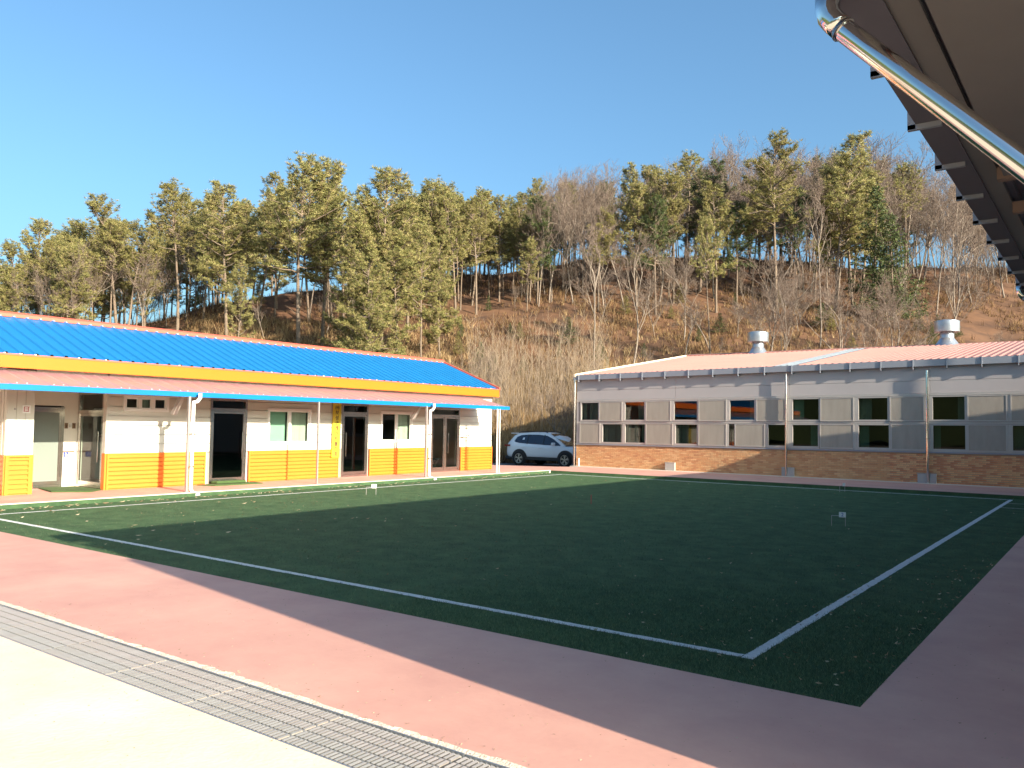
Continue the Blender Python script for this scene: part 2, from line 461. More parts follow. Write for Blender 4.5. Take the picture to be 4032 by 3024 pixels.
# ------------------------------------------------------------------ LEFT BUILDING
XL = -20.1; YE = 25.95; YS = -2.0
LB = empty('blue_roof_building', (XL, 12, 0), label='long low building with blue ribbed roof, orange fascia and white and orange walls', category='building')
def LP(mb, name, m, parent=None, **k):
    par = parent or LB
    o = mb.obj(name, m, **k)
    o.parent = par
    o.matrix_parent_inverse = Matrix.Translation(par.location).inverted() if par is LB else Matrix.Identity(4)
    return o
WT = 2.98
op = [  # openings y0,y1,z0,z1
    (13.32, 14.50, ZW, 2.46), (15.22, 16.83, 1.16, 2.24), (18.08, 19.22, ZW, 2.46), (19.82, 21.37, 1.19, 2.26), (22.35, 23.94, ZW, 2.44), (10.86, 12.08, 2.05, 2.46)]
spans = [(10.49, YE)]
# boards
zb = [1.0] + [1.0 + 0.235 * i for i in range(1, 9)] + [WT]
def cut(y0, y1, z0, z1):
    ivs = [(y0, y1)]
    for a, b, c, d in op:
        if d > z0 + .02 and c < z1 - .02:
            nv = []
            for p, q in ivs:
                if b <= p or a >= q: nv.append((p, q)); continue
                if a > p: nv.append((p, a))
                if b < q: nv.append((b, q))
            ivs = nv
    return ivs
# split board rows at opening edges in z as needed
for i in range(len(zb) - 1):
    z0, z1 = zb[i], zb[i + 1]
    cuts = sorted({z0, z1} | {z for o_ in op for z in o_[2:] if z0 < z < z1})
    for j in range(len(cuts) - 1):
        for p, q in cut(10.49, YE, cuts[j], cuts[j + 1]):
            if q - p < 0.03: continue
            mb = MB()
            top = cuts[j + 1] - (0.016 if j == len(cuts) - 2 else 0)
            mb.box(XL - 0.055, XL, p + .001, q - .001, cuts[j], top)
            LP(mb, 'siding_board', 'white_siding')
# backing wall behind joints
mb = MB()
for z0, z1 in ((ZW, 1.16), (1.16, 1.19), (1.19, 2.05), (2.05, 2.24), (2.24, 2.26), (2.26, 2.44), (2.44, 2.46), (2.46, WT)):
    for p, q in cut(10.49, YE, z0, z1): mb.box(XL - 0.2, XL - 0.065, p, q, z0, z1)
LP(mb, 'wall', 'white_siding')
# end wall, rear wall, near walls
mb = MB()
mb.box(-26.0, XL - 0.2, YE - 0.15, YE, -0.2, WT)
mb.box(-26.15, -26.0, YS, YE, -0.2, WT)
mb.box(-26.0, -21.75, 5.0, 5.1, -.2, WT)
mb.prism([(-26.1, WT), (-19.9, WT), (-19.9, 3.2), (-22.9, 4.4), (-25.95, 3.2)], YE - 0.1, YE, 'y')
LP(mb, 'rear_wall', 'white_siding')
mb = MB(); mb.box(XL - 0.2, XL, 8.78, 10.488, 2.6, WT); LP(mb, 'sun_leak_board', 'white_siding')  # board added above the recess opening to block a sun leak
# orange cladding segments with horizontal ribs
def clad(y0, y1, name='orange_cladding'):
    mb = MB()
    z0, z1 = ZW + 0.0, 1.0
    # frame
    fr = 0.05
    mb.box(XL, XL + 0.030, y0, y0 + fr, z0, z1); mb.box(XL, XL + 0.030, y1 - fr, y1, z0, z1)
    mb.box(XL, XL + 0.030, y0 + fr, y1 - fr, z1 - 0.04, z1)
    a, b = y0 + fr, y1 - fr
    pitch = 0.107; nrib = 8
    prof = []
    for r in range(nrib):
        zz = z0 + r * pitch
        prof += [(-0.016, zz), (-0.016, zz + 0.022), (0.026, zz + 0.034), (0.026, zz + 0.092), (0.022, zz + 0.105)]
    prof.append((0.004, z1 - 0.04))
    vs = [(XL + d, a, z) for d, z in prof] + [(XL + d, b, z) for d, z in prof]
    k = len(prof)
    mb.add(vs, [(i, k + i, k + i + 1, i + 1) for i in range(k - 1)])
    return LP(mb, name, 'orange_clad')
for y0, y1 in ((10.49, 13.22), (14.60, 17.98), (19.32, 22.25), (24.04, YE)):
    clad(y0, y1)
# return wall face of recess, orange lower part handled by white/orange boxes
mb = MB(); mb.box(-20.25, -20.1, 10.44, 10.488, ZW, 1.0); LP(mb, 'corner_trim', 'orange_clad')
mb = MB(); mb.box(-20.25, -20.1, 10.44, 10.488, 1.0, WT); LP(mb, 'corner_trim', 'white_siding')
mb = MB(); mb.box(XL - 0.2, XL + .02, YE, YE + 0.03, ZW, 1.0); LP(mb, 'corner_trim', 'orange_clad')
# recess back wall and ceiling
mb = MB()
mb.box(-21.75, -21.6, 10.13, 10.49, ZW, WT); mb.box(-21.75, -21.6, 6.0, 9.22, ZW, WT); mb.box(-21.75, -21.6, 9.22, 10.13, 2.16, WT)
mb.box(-21.6, XL - 0.2, 8.2, 10.44, 2.9, 2.98)
LP(mb, 'recess_wall', 'white_tile')
mb = MB(); mb.box(-21.595, -21.59, 10.135, 10.43, 0.98, 1.02); LP(mb, 'tile_band', 'sign_brown')
# frosted door in the recess
def door(x, y0, y1, z0, z1, axis, pane='glass_dark', name='door', trans=None, handle=1, fm='steel', mid=None):
    """axis 'y': leaf spans y at x; axis 'x': spans x at y"""
    fr = MB()
    def B(mb, a0, a1, c0, c1, d0=-.05, d1=0.03):
        if axis == 'y': mb.box(x + d0, x + d1, a0, a1, c0, c1)
        else: mb.box(a0, a1, x - d1, x - d0, c0, c1)
    t = 0.06
    B(fr, y0, y0 + t, z0, z1); B(fr, y1 - t, y1, z0, z1); B(fr, y0 + t, y1 - t, z1 - t, z1); B(fr, y0 + t, y1 - t, z0, z0 + 0.08)
    ztop = z1 - t
    if trans: B(fr, y0 + t, y1 - t, trans, trans + 0.08); ztop = trans
    if mid: B(fr, mid - .04, mid + .04, z0 + .08, ztop)
    o = LP(fr, name, fm)
    if trans:
        g = MB(); B(g, y0 + t, y1 - t, trans + .08, z1 - t, -.012, -.006); g_ = g.obj('transom_pane', 'glass_dark'); g_.parent = o
    leaves = [(y0 + t, y1 - t)] if not mid else [(y0 + t, mid - .04), (mid + .04, y1 - t)]
    for k, (a, b) in enumerate(leaves):
        lf = MB(); s_ = 0.055
        B(lf, a + .004, a + s_, z0 + .085, ztop - .004, -.03, .012); B(lf, b - s_, b - .004, z0 + .085, ztop - .004, -.03, .012)
        B(lf, a + s_, b - s_, z0 + .085, z0 + .17, -.03, .012); B(lf, a + s_, b - s_, ztop - .07, ztop - .004, -.03, .012)
        l_ = lf.obj('leaf_frame', fm); l_.parent = o
        g = MB(); B(g, a + s_, b - s_, z0 + .17, ztop - .07, -.012, -.006); g_ = g.obj('glass_pane', pane); g_.parent = o
        if handle:
            hy = (b - .10) if (handle == 1 and not (mid and k == 1)) else (a + .10)
            h = MB(); zc = z0 + 1.05
            if axis == 'y':
                h.tube([(x + .06, hy, zc - .38), (x + .06, hy, zc + .38)], .014, 8)
                for dz in (-.3, .3): h.tube([(x, hy, zc + dz), (x + .06, hy, zc + dz)], .010, 6)
            else:
                h.tube([(hy, x - .06, zc - .38), (hy, x - .06, zc + .38)], .014, 8)
                for dz in (-.3, .3): h.tube([(hy, x, zc + dz), (hy, x - .06, zc + dz)], .010, 6)
            h_ = h.obj('door_handle', 'chrome', smooth=True); h_.parent = o
    # cancel: children of LB get LB inverse, sub-parts are in world coordinates of their parent (identity local)
    return o
door(-21.6, 9.22, 10.13, ZW, 2.12, 'y', pane='frosted', handle=0)
door(10.49, -21.56, -20.28, ZW, 2.52, 'x', pane='glass_green', trans=1.98, handle=1)
door(XL, 13.32, 14.50, ZW, 2.46, 'y', trans=2.12)
door(XL, 18.08, 19.22, ZW, 2.46, 'y', trans=2.12, handle=2)
door(XL, 22.35, 23.94, ZW, 2.44, 'y', pane='glass_green', trans=2.12, mid=23.12)
# windows
def window(y0, y1, z0, z1, panes, name='window', m='white_pvc'):
    mb = MB(); t = .07
    def B(a0, a1, c0, c1, d0=-.06, d1=.03): mb.box(XL + d0, XL + d1, a0, a1, c0, c1)
    B(y0, y0 + t, z0, z1); B(y1 - t, y1, z0, z1); B(y0 + t, y1 - t, z1 - t, z1); B(y0 + t, y1 - t, z0, z0 + t)
    n = len(panes); wdt = (y1 - y0 - 2 * t) / n
    for i in range(1, n):
        yy = y0 + t + wdt * i; B(yy - .04, yy + .04, z0 + t, z1 - t, -.05, .015)
    o = LP(mb, name, m)
    for i, pm in enumerate(panes):
        a = y0 + t + wdt * i + (.04 if i else 0); b = y0 + t + wdt * (i + 1) - (.04 if i < n - 1 else 0)
        sf = MB(); s_ = .03
        for q in ((a, a + s_, z0 + t, z1 - t), (b - s_, b, z0 + t, z1 - t), (a + s_, b - s_, z0 + t, z0 + t + s_), (a + s_, b - s_, z1 - t - s_, z1 - t)):
            sf.box(XL - .045, XL - .01, *q)
        q_ = sf.obj('sash', m); q_.parent = o
        g = MB(); g.box(XL - .03, XL - .024, a + s_, b - s_, z0 + t + s_, z1 - t - s_); g_ = g.obj('glass_pane', 'glass_green'); g_.parent = o
        if pm:
            c = MB(); c.box(XL - .16, XL - .15, a, b, z0 + .05, z1 - .05); c_ = c.obj('blind', pm); c_.parent = o
    return o
window(15.22, 16.83, 1.16, 2.24, ['green_blind', 'curtain'])
window(19.82, 21.37, 1.19, 2.26, [None, 'curtain'])
window(10.86, 12.08, 2.05, 2.46, [None, 'curtain', None])
# interior shell
mb = MB()
mb.box(-25.9, XL - .21, 5.1, YE - .16, -0.05, ZW - .004)
LP(mb, 'interior_floor', 'interior_floor')
mb = MB()
mb.box(-24.3, -24.2, 10.6, YE - .16, ZW, WT); mb.box(-24.2, XL - .21, 10.6, YE - .16, WT - .1, WT - .02)
for yy in (12.6, 17.3, 21.7): mb.box(-24.2, XL - .21, yy, yy + .08, ZW, WT - .1)
mb.box(-24.2, -21.8, 10.52, 10.6, ZW, WT)
LP(mb, 'interior_wall', 'interior')
mb = MB(); mb.box(-21.78, XL - .21, 10.56, 10.6, 2.52, WT); mb.box(-21.78, -21.56, 10.56, 10.6, ZW, 2.52); LP(mb, 'interior_wall', 'white_siding')
# chair seen through the double door
ch = empty('folding_chair', (-20.9, 23.4, ZW), 0.3, label='dark chair with thin legs behind the double glass door', category='chair')
mb = MB(); mb.box(-.2, .2, -.2, .2, .42, .45); mb.obj('seat', 'car_black', ch)
mb = MB(); mb.box(-.2, -.17, -.2, .2, .6, .85); mb.obj('backrest', 'car_black', ch)
for a in (-.18, .18):
    mb = MB(); mb.tube([(-.19, a, .85), (-.17, a, .45), (.2, a, 0)], .012, 6); mb.obj('leg', 'chrome', ch)
    mb = MB(); mb.tube([(.18, a, .43), (-.22, a, 0)], .012, 6); mb.obj('leg', 'chrome', ch)
# fascia, roof, ridge
mb = MB(); mb.box(-20.02, -19.86, YS, 26.1, 2.96, 3.235); LP(mb, 'fascia', 'orange_fascia')
mb = MB(); mb.box(-20.02, -19.85, YS, 26.11, 3.238, 3.275); LP(mb, 'eave_trim', 'coral_trim')
def RZ(x): return 3.275 + (-19.88 - x) * (4.45 - 3.275) / (22.9 - 19.88)
prof = [(0, 0), (.66, 0), (.74, .045), (.88, .045), (.96, 0)]
mb = MB()
corr(mb, YS, 26.06, 0.325, prof, lambda a, h, e: ((-22.9, a, RZ(-22.9) + h) if e else (-19.86, a, RZ(-19.86) + h)))
corr(mb, YS, 26.06, 0.325, prof, lambda a, h, e: ((-22.9, a, RZ(-22.9) + h - .002) if e else (-26.4, a, 3.1 + h)))
LP(mb, 'roof', 'blue_roof')
mb = MB(); mb.prism([(-23.03, 4.415), (-22.9, 4.475), (-22.77, 4.415), (-22.77, 4.50), (-22.9, 4.56), (-23.03, 4.50)], YS, 26.12, 'y'); LP(mb, 'ridge_cap', 'coral_trim')
mb = MB()
mb.add([(-19.84, 26.06, 3.24), (-19.84, 26.12, 3.24), (-22.9, 26.12, RZ(-22.9) - .03), (-22.9, 26.06, RZ(-22.9) - .03), (-19.84, 26.06, 3.34), (-19.84, 26.12, 3.34), (-22.9, 26.12, RZ(-22.9) + .07), (-22.9, 26.06, RZ(-22.9) + .07)],
       [(0, 3, 2, 1), (4, 5, 6, 7), (0, 1, 5, 4), (1, 2, 6, 5), (2, 3, 7, 6), (3, 0, 4, 7)])
mb.add([(-26.4, 26.06, 3.06), (-26.4, 26.12, 3.06), (-22.9, 26.12, RZ(-22.9) - .03), (-22.9, 26.06, RZ(-22.9) - .03), (-26.4, 26.06, 3.16), (-26.4, 26.12, 3.16), (-22.9, 26.12, RZ(-22.9) + .07), (-22.9, 26.06, RZ(-22.9) + .07)],
       [(0, 1, 2, 3), (4, 7, 6, 5), (0, 4, 5, 1), (1, 5, 6, 2), (2, 6, 7, 3), (3, 7, 4, 0)])
LP(mb, 'verge_trim', 'coral_trim')
mb = MB()
a = YS + .27
while a < 26:
    for x_ in (-22.74,):
        mb.box(x_ - .02, x_ + .02, a - .015, a + .015, RZ(x_) + .02, RZ(x_) + .045 + .012 * rng.random())
    if rng.random() < .3: mb.box(-19.88, -19.85, a - .06, a - .03 + .03 * rng.random(), 3.276, 3.292)
    a += .325
LP(mb, 'foam_closure', 'sign_white', kind='stuff')
# pillar
mb = MB()
mb.box(-21.6, XL - .02, 8.20, 8.77, 1.0, 2.93)
for k in range(9): 
    xx = -21.5 + k * .16
    mb.box(xx, xx + .10, 8.175, 8.20, 1.0, 2.93)
LP(mb, 'pillar_upper', 'white_siding')
for k in range(3):
    mb = MB(); mb.box(XL - .02, XL, 8.19 + k * .194, 8.19 + (k + 1) * .194 - .008, 1.0, 2.93); LP(mb, 'pillar_board', 'white_siding')
mb = MB(); mb.box(-21.6, XL - .02, 8.20, 8.77, ZW, 1.0)
for k in range(8):
    z = ZW + .03 + k * .107
    mb.box(-21.5, XL - .06, 8.165, 8.20, z, z + .06)
    mb.box(XL - .02, XL + .012, 8.27, 8.68, z, z + .055)
mb.box(XL - .02, XL + .018, 8.19, 8.27, ZW, 1.0); mb.box(XL - .02, XL + .018, 8.68, 8.78, ZW, 1.0); mb.box(XL - .02, XL + .018, 8.27, 8.68, .95, 1.0)
mb.box(XL - .06, XL - .02, 8.165, 8.20, ZW, 1.0)
LP(mb, 'pillar_base', 'orange_clad')
# canopy
CFX = -18.47
def CZ(x): return 2.52 + (CFX - x) * 0.25
mb = MB()
prof = [(0, 0), (.1, .012), (.14, .012), (.24, 0)]
corr(mb, YS, 24.85, 0.4, prof, lambda a, h, e: (-19.99, a, CZ(-19.99) + h) if e else (CFX, a, CZ(CFX) + h))
corr(mb, YS, 24.85, 0.4, [(0, 0)], lambda a, h, e: (CFX, a, CZ(CFX) - .012) if e else (-19.99, a, CZ(-19.99) - .012))
LP(mb, 'canopy', 'canopy_sheet')
mb = MB(); mb.box(CFX, CFX + .05, YS, 24.87, 2.425, 2.545); LP(mb, 'canopy_edge', 'blue_edge')
mb = MB()
for y in np.arange(1.0, 24.8, 0.75):
    for dy in (0, .2):
        x_ = CFX - .16
        mb.lathe([(.013, CZ(x_) + .012), (.013, CZ(x_) + .022), (0.001, CZ(x_) + .028)], (x_, y + dy, 0), 6)
LP(mb, 'canopy_screw', 'sign_white', kind='stuff')
for y in (2.0, 7.4, 11.55, 15.65, 20.2, 24.0):
    mb = MB()
    mb.add([(CFX, y - .02, 2.44), (CFX, y + .02, 2.44), (-20.05, y + .02, 2.80), (-20.05, y - .02, 2.80), (CFX, y - .02, 2.51), (CFX, y + .02, 2.51), (-20.05, y + .02, 2.87), (-20.05, y - .02, 2.87)],
           [(0, 3, 2, 1), (4, 5, 6, 7), (0, 1, 5, 4), (1, 2, 6, 5), (2, 3, 7, 6), (3, 0, 4, 7)])
    LP(mb, 'canopy_rafter', 'aluminium')
mb = MB(); mb.box(CFX - .07, CFX - .002, YS, 24.8, 2.43, 2.49); LP(mb, 'canopy_purlin', 'aluminium')
for y in (11.72, 20.45):
    mb = MB()
    mb.prism([(-18.75, 2.56), (-18.87, 2.59), (-19.32, 2.02), (-19.20, 1.98)], y - .05, y + .05, 'y'); LP(mb, 'canopy_brace', 'aluminium')
# canopy posts (own parts)
for i, (y, r, m) in enumerate(((11.60, .028, 'post_paint'), (15.68, .022, 'post_paint'), (20.23, .028, 'post_paint'), (24.1, .026, 'post_paint'))):
    mb = MB(); mb.box(-18.42 + (-.0), -18.42 + 2 * r * 1.0, y - r, y + r, ZW + .004, 2.43); mb.box(-18.44, -18.33, y - .06, y + .06, ZW, ZW + .012)
    LP(mb, 'canopy_post', m)
mb = MB(); mb.tube([(-18.35, 24.02, ZW), (-18.35, 24.02, 2.44)], .022, 8); mb.tube([(-18.35, 24.18, ZW), (-18.35, 24.18, 2.44)], .016, 8); LP(mb, 'canopy_post', 'white_pvc', smooth=True)
for y, lab in ((11.66, 'larger'), (20.31, 'smaller')):
    mb = MB(); x0 = -18.30
    mb.tube([(x0 + .02, y + .16, 2.52), (x0 + .02, y + .16, 2.40), (x0, y + .10, 2.31), (x0, y, 2.29), (x0, y, 2.22), (x0, y, .18), (x0 + .04, y + .02, .09), (x0 + .2, y + .06, .055)], .045, 12)
    LP(mb, 'downpipe', 'white_pvc', smooth=True)
    mb = MB(); mb.tube([(x0 + .19, y + .06, .06), (x0 + .21, y + .065, .005)], .065, 12); LP(mb, 'pipe_foot', 'white_pvc', smooth=True)
    mb = MB()
    for z in (.7, 1.5): mb.tube([(x0, y, z), (x0, y, z + .03)], .058, 12)
    LP(mb, 'pipe_clip', 'steel')
# signs and small things (things of their own)
sg = empty('yellow_vertical_sign', (XL + .04, 17.82, 1.62), label='tall yellow vertical board with dark Korean lettering between post and glass door', category='sign')
mb = MB(); mb.box(0, .03, -.165, .165, -.88, .86); mb.obj('board', 'sign_yellow', sg, bevel=.004)
chars = ['(사)', '보', '성', '군', '게', '이', '트', '볼', '협', '회']
zc = 0.70
for i, c in enumerate(chars):
    me = text_mesh(c, 0.11 if i == 0 else 0.155, bold=0.004); me.materials.clear(); me.materials.append(MATS['ink'])
    o = link('letter', me, sg, (0.033, 0, zc - i * 0.165)); o.rotation_euler = (math.pi / 2, 0, math.pi / 2)
sg.rotation_euler = (math.radians(-0.8), 0, 0)
bx_ = empty('wall_control_box', (XL, 24.2, 1.38), label='small white box with two dark knobs on the white wall right of the double door', category='utility box')
mb = MB(); mb.box(0, .10, -.05, .22, 0, .26); mb.obj('case', 'sign_white', bx_, bevel=.01)
for q in (.02, .15):
    mb = MB(); mb.tube([(.10, q, .06), (.13, q, .06)], .02, 8); mb.obj('knob', 'ink', bx_)
mb = MB(); mb.box(0.0, .12, -.20, -.05, -.02, .0); mb.obj('bracket', 'steel', bx_)
ps = empty('pillar_notice', (XL + .008, 8.585, 2.04), label='small white framed notice with red marks high on the pillar', category='sign')
mb = MB(); mb.box(0, .012, -.085, .085, -.09, .09); mb.obj('frame', 'sign_white', ps)
mb = MB()
for q in ((-.06, .06, .045, .06), (-.06, -.04, -.06, .045), (-.03, .05, .0, .015), (-.03, .05, -.055, -.035), (.03, .045, -.055, .045)): mb.box(.012, .014, *q)
mb.obj('red_mark', 'sign_red', ps)
mb = MB(); mb.box(XL, XL + .02, 8.33, 8.37, 2.02, 2.06); mb.obj('wall_bell', 'box_grey', label='tiny grey bell button on the white pillar', category='bell')
for nm, y0, y1, lab in (('left', 10.155, 10.235, 'small brown restroom sign with a dark figure, left of the pair in the recess'), ('right', 10.345, 10.425, 'small brown restroom sign with a black curve, next to the glass door in the recess')):
    t_ = empty('restroom_sign', (-21.598, (y0 + y1) / 2, 1.66), label=lab, category='sign', group='restroom signs in the recess')
    mb = MB(); mb.box(0, .012, (y0 - y1) / 2, (y1 - y0) / 2, -.07, .07); mb.obj('plate', 'sign_brown', t_)
    mb = MB()
    if nm == 'left': mb.tube([(.014, 0, -.045), (.014, 0, .02)], .012, 6); mb.tube([(.014, 0, .035), (.014, 0, .05)], .012, 6)
    else: mb.tube([(.014, -.03, .03), (.014, -.01, .045), (.014, .015, .035), (.014, .02, -.04)], .007, 6)
    mb.obj('figure', 'ink', t_)
t_ = empty('restroom_pictogram', (-21.598, 10.29, 1.66), label='tiny white plate with two grey figures between the brown restroom signs', category='sign')
mb = MB(); mb.box(0, .010, -.04, .04, -.07, .07); mb.obj('plate', 'sign_white', t_)
for q in (-.018, .018):
    mb = MB(); mb.tube([(.012, q, -.04), (.012, q, .015)], .008, 6); mb.tube([(.012, q, .025), (.012, q, .04)], .008, 6); mb.obj('figure', 'box_grey', t_)
t_ = empty('wheelchair_sign', (-21.588, 10.215, .93), label='blue square wheelchair access sign on the white tiled wall', category='sign')
mb = MB(); mb.box(0, .008, -.062, .062, -.062, .062); mb.obj('plate', 'sign_blue', t_)
mb = MB()
arc = [(.010, .005 + .032 * math.cos(a), -.014 + .03 * math.sin(a)) for a in np.linspace(math.pi * .75, math.pi * 2.1, 10)]
mb.tube(arc, .005, 5); mb.tube([(.010, -.012, .05), (.010, -.012, .036)], .009, 6); mb.tube([(.010, -.012, .034), (.010, -.006, .0), (.010, .02, -.002), (.010, .034, -.036)], .006, 5); mb.tube([(.010, -.01, .018), (.010, .015, .016)], .005, 5)
mb.obj('wheelchair_symbol', 'sign_white', t_)
# door mats
for (poly, lab) in (([(-20.12, 10.4), (-19.72, 9.95), (-20.3, 9.3), (-21.5, 9.55), (-21.5, 10.4)], 'dark green angular turf mat in the restroom recess'),
                    ([(-19.95, 12.9), (-19.45, 13.1), (-19.4, 14.6), (-20.0, 14.75)], 'dark green turf mat lying in front of the single glass door')):
    mb = MB(); mb.prism(poly, ZW + .002, ZW + .028); mb.obj('door_mat', 'mat_green', label=lab, category='door mat', group='green door mats')
mb = MB(); mb.prism([(-20.02, 13.35), (-19.78, 13.4), (-19.75, 14.3), (-20.02, 14.3)], ZW + .03, ZW + .10); mb.obj('rolled_mat', 'mat_green', bevel=.02, label='small raised green mat piled at the foot of the glass door', category='door mat')

# ------------------------------------------------------------------ RIGHT BUILDING
YR = 31.2; XR0 = -19.4; XR1 = 12.0
RB = empty('grey_hall_building', (0, 0, 0), label='long grey hall with brick base, screened windows and pink ribbed roof', category='building')
def zt(x, z):   # the hall's floor line rises gently to the right
    k = (x - XR0) / 17.0
    return z + k * min(max(z - 0.12, 0) * 0.25, 0.05 + 0.05 * z)
def zbox(mb, x0, x1, y0, y1, z0, z1):
    mb.add([(x0, y0, zt(x0, z0)), (x1, y0, zt(x1, z0)), (x1, y1, zt(x1, z0)), (x0, y1, zt(x0, z0)), (x0, y0, zt(x0, z1)), (x1, y0, zt(x1, z1)), (x1, y1, zt(x1, z1)), (x0, y1, zt(x0, z1))],
           [(0, 3, 2, 1), (4, 5, 6, 7), (0, 1, 5, 4), (1, 2, 6, 5), (2, 3, 7, 6), (3, 0, 4, 7)])
    return mb
# brick base
ZS = 1.05
mb = MB(); zbox(mb, XR0, XR1, YR + .012, YR + .2, ZW - .3, ZS - .01); mb.obj('mortar_wall', 'mortar', RB)
BH = 0.06; bl = 0.21
bricks = []
for r in range(16):
    z = ZW + .008 + r * BH
    if z + BH > ZS - .02: break
    x = XR0 + (0 if r % 2 else -bl / 2)
    while x < -1.5:
        a, b = max(x, XR0), x + bl - .010
        bricks.append((a, b, z, z + BH - .009)); x += bl
bricks.sort(key=lambda b: (b[0] + 2.4) ** 2 + (b[2] - .9) ** 2)
near = [b for b in bricks if b[1] < -2.2][:300]
nearset = set(near)
BMS = []
for m_ in ('brick_a', 'brick_b', 'brick_c'):
    mb = MB(); mb.box(0, bl - .010, -.012, .02, 0, BH - .009); BMS.append(mb.mesh('brick', m_))
for (a, b, z0, z1) in near:
    o = link('brick', rng.choice(BMS), RB, (a, YR + rng.uniform(-.003, .003), zt(a, z0)))
mb = MB()
for q in bricks:
    if q in nearset: continue
    a, b, z0, z1 = q; d = rng.uniform(-.004, .004)
    zbox(mb, a, b, YR - .012 + d, YR + .02, z0, z1)
mb.obj('brickwork', 'brick_mix', RB, kind='stuff')
mb = MB(); zbox(mb, -1.6, XR1, YR - .004, YR + .02, ZW, ZS - .02); mb.obj('brick_wall', 'brick_a', RB)
# sill flashing, upper wall
ZB, ZM0, ZM1, ZT = 1.14, 1.985, 2.075, 2.915
mb = MB(); zbox(mb, XR0, XR1, YR - .05, YR + .1, ZS - .01, ZS + .035); mb.obj('sill', 'gutter_grey', RB)
mb = MB(); zbox(mb, XR0, XR1, YR - .02, YR + .1, ZS + .036, ZB - .02); mb.obj('window_rail', 'aluminium', RB)
mb = MB(); zbox(mb, XR0, XR1, YR - .02, YR + .1, ZM0 + .01, ZM1 - .01); mb.obj('window_rail', 'aluminium', RB)
mb = MB(); zbox(mb, XR0, XR1, YR - .03, YR + .1, ZT + .01, ZT + .09); mb.obj('window_rail', 'aluminium', RB)
seams = [XR0, -14.65, -10.0, -5.2, -0.4, 4.4, XR1]
for i in range(len(seams) - 1):
    for z0, z1 in ((3.01, 3.42), (3.425, 3.98)):
        mb = MB(); zbox(mb, seams[i] + .004, seams[i + 1] - .004, YR + (.0 if z0 < 3.2 else .004), YR + .1, z0, z1 - .004); mb.obj('wall_panel', 'grey_panel', RB)
mb = MB(); zbox(mb, XR0, -19.27, YR - .01, YR + .1, ZS + .036, 3.0); mb.obj('corner_post', 'grey_panel', RB)
mb = MB(); mb.box(XR0, XR0 + .15, YR + .1, 54, -0.3, 4.0); mb.obj('gable_wall', 'grey_panel', RB)
mb = MB(); mb.box(XR0, XR1, 53.85, 54, -.3, 4.0); mb.box(XR1 - .15, XR1, YR + .1, 53.85, -.3, 4.2); mb.obj('rear_wall', 'grey_panel', RB)
mb = MB(); mb.prism([(YR, 3.98), (54, 3.98), (42.8, 5.8)], XR0, XR0 + .1, 'x'); mb.obj('gable_wall', 'grey_panel', RB)
mb = MB(); mb.box(XR0 + .15, XR1 - .15, YR + .2, 53, ZW - .1, ZW + .02); mb.obj('interior_floor', 'interior', RB)
mb = MB(); mb.box(XR0 + .15, XR1 - .15, 38.0, 38.1, ZW, 3.9); mb.box(XR0 + .15, XR1 - .15, YR + .2, 38, 3.85, 3.9); mb.obj('interior_wall', 'interior', RB)
# bays : (row, x0, x1, type)
G, S = 'g', 's'
upper = [(-19.22, -18.25, G), (-18.23, -17.10, S), (-17.05, -16.02, G), (-15.98, -14.84, S), (-14.78, -13.66, G), (-13.63, -12.45, S), (-12.40, -11.30, G), (-11.26, -10.12, S),
         (-9.95, -8.88, G), (-8.86, -7.68, S), (-7.60, -6.52, G), (-6.48, -5.38, S), (-5.20, -4.12, G), (-4.08, -2.93, S), (-2.84, -1.7, S), (-1.6, -.5, G)]
lower = [(-19.22, -18.18, S), (-18.14, -17.08, G), (-17.03, -15.99, G), (-15.97, -14.75, S), (-14.71, -13.66, G), (-13.63, -12.45, S), (-12.40, -12.13, G), (-12.11, -10.92, S), (-10.88, -10.12, G),
         (-9.95, -8.91, G), (-8.88, -7.68, S), (-7.60, -6.48, G), (-6.45, -5.34, S), (-5.19, -4.11, G), (-4.08, -2.94, S), (-2.86, -1.7, G), (-1.6, -.5, S)]
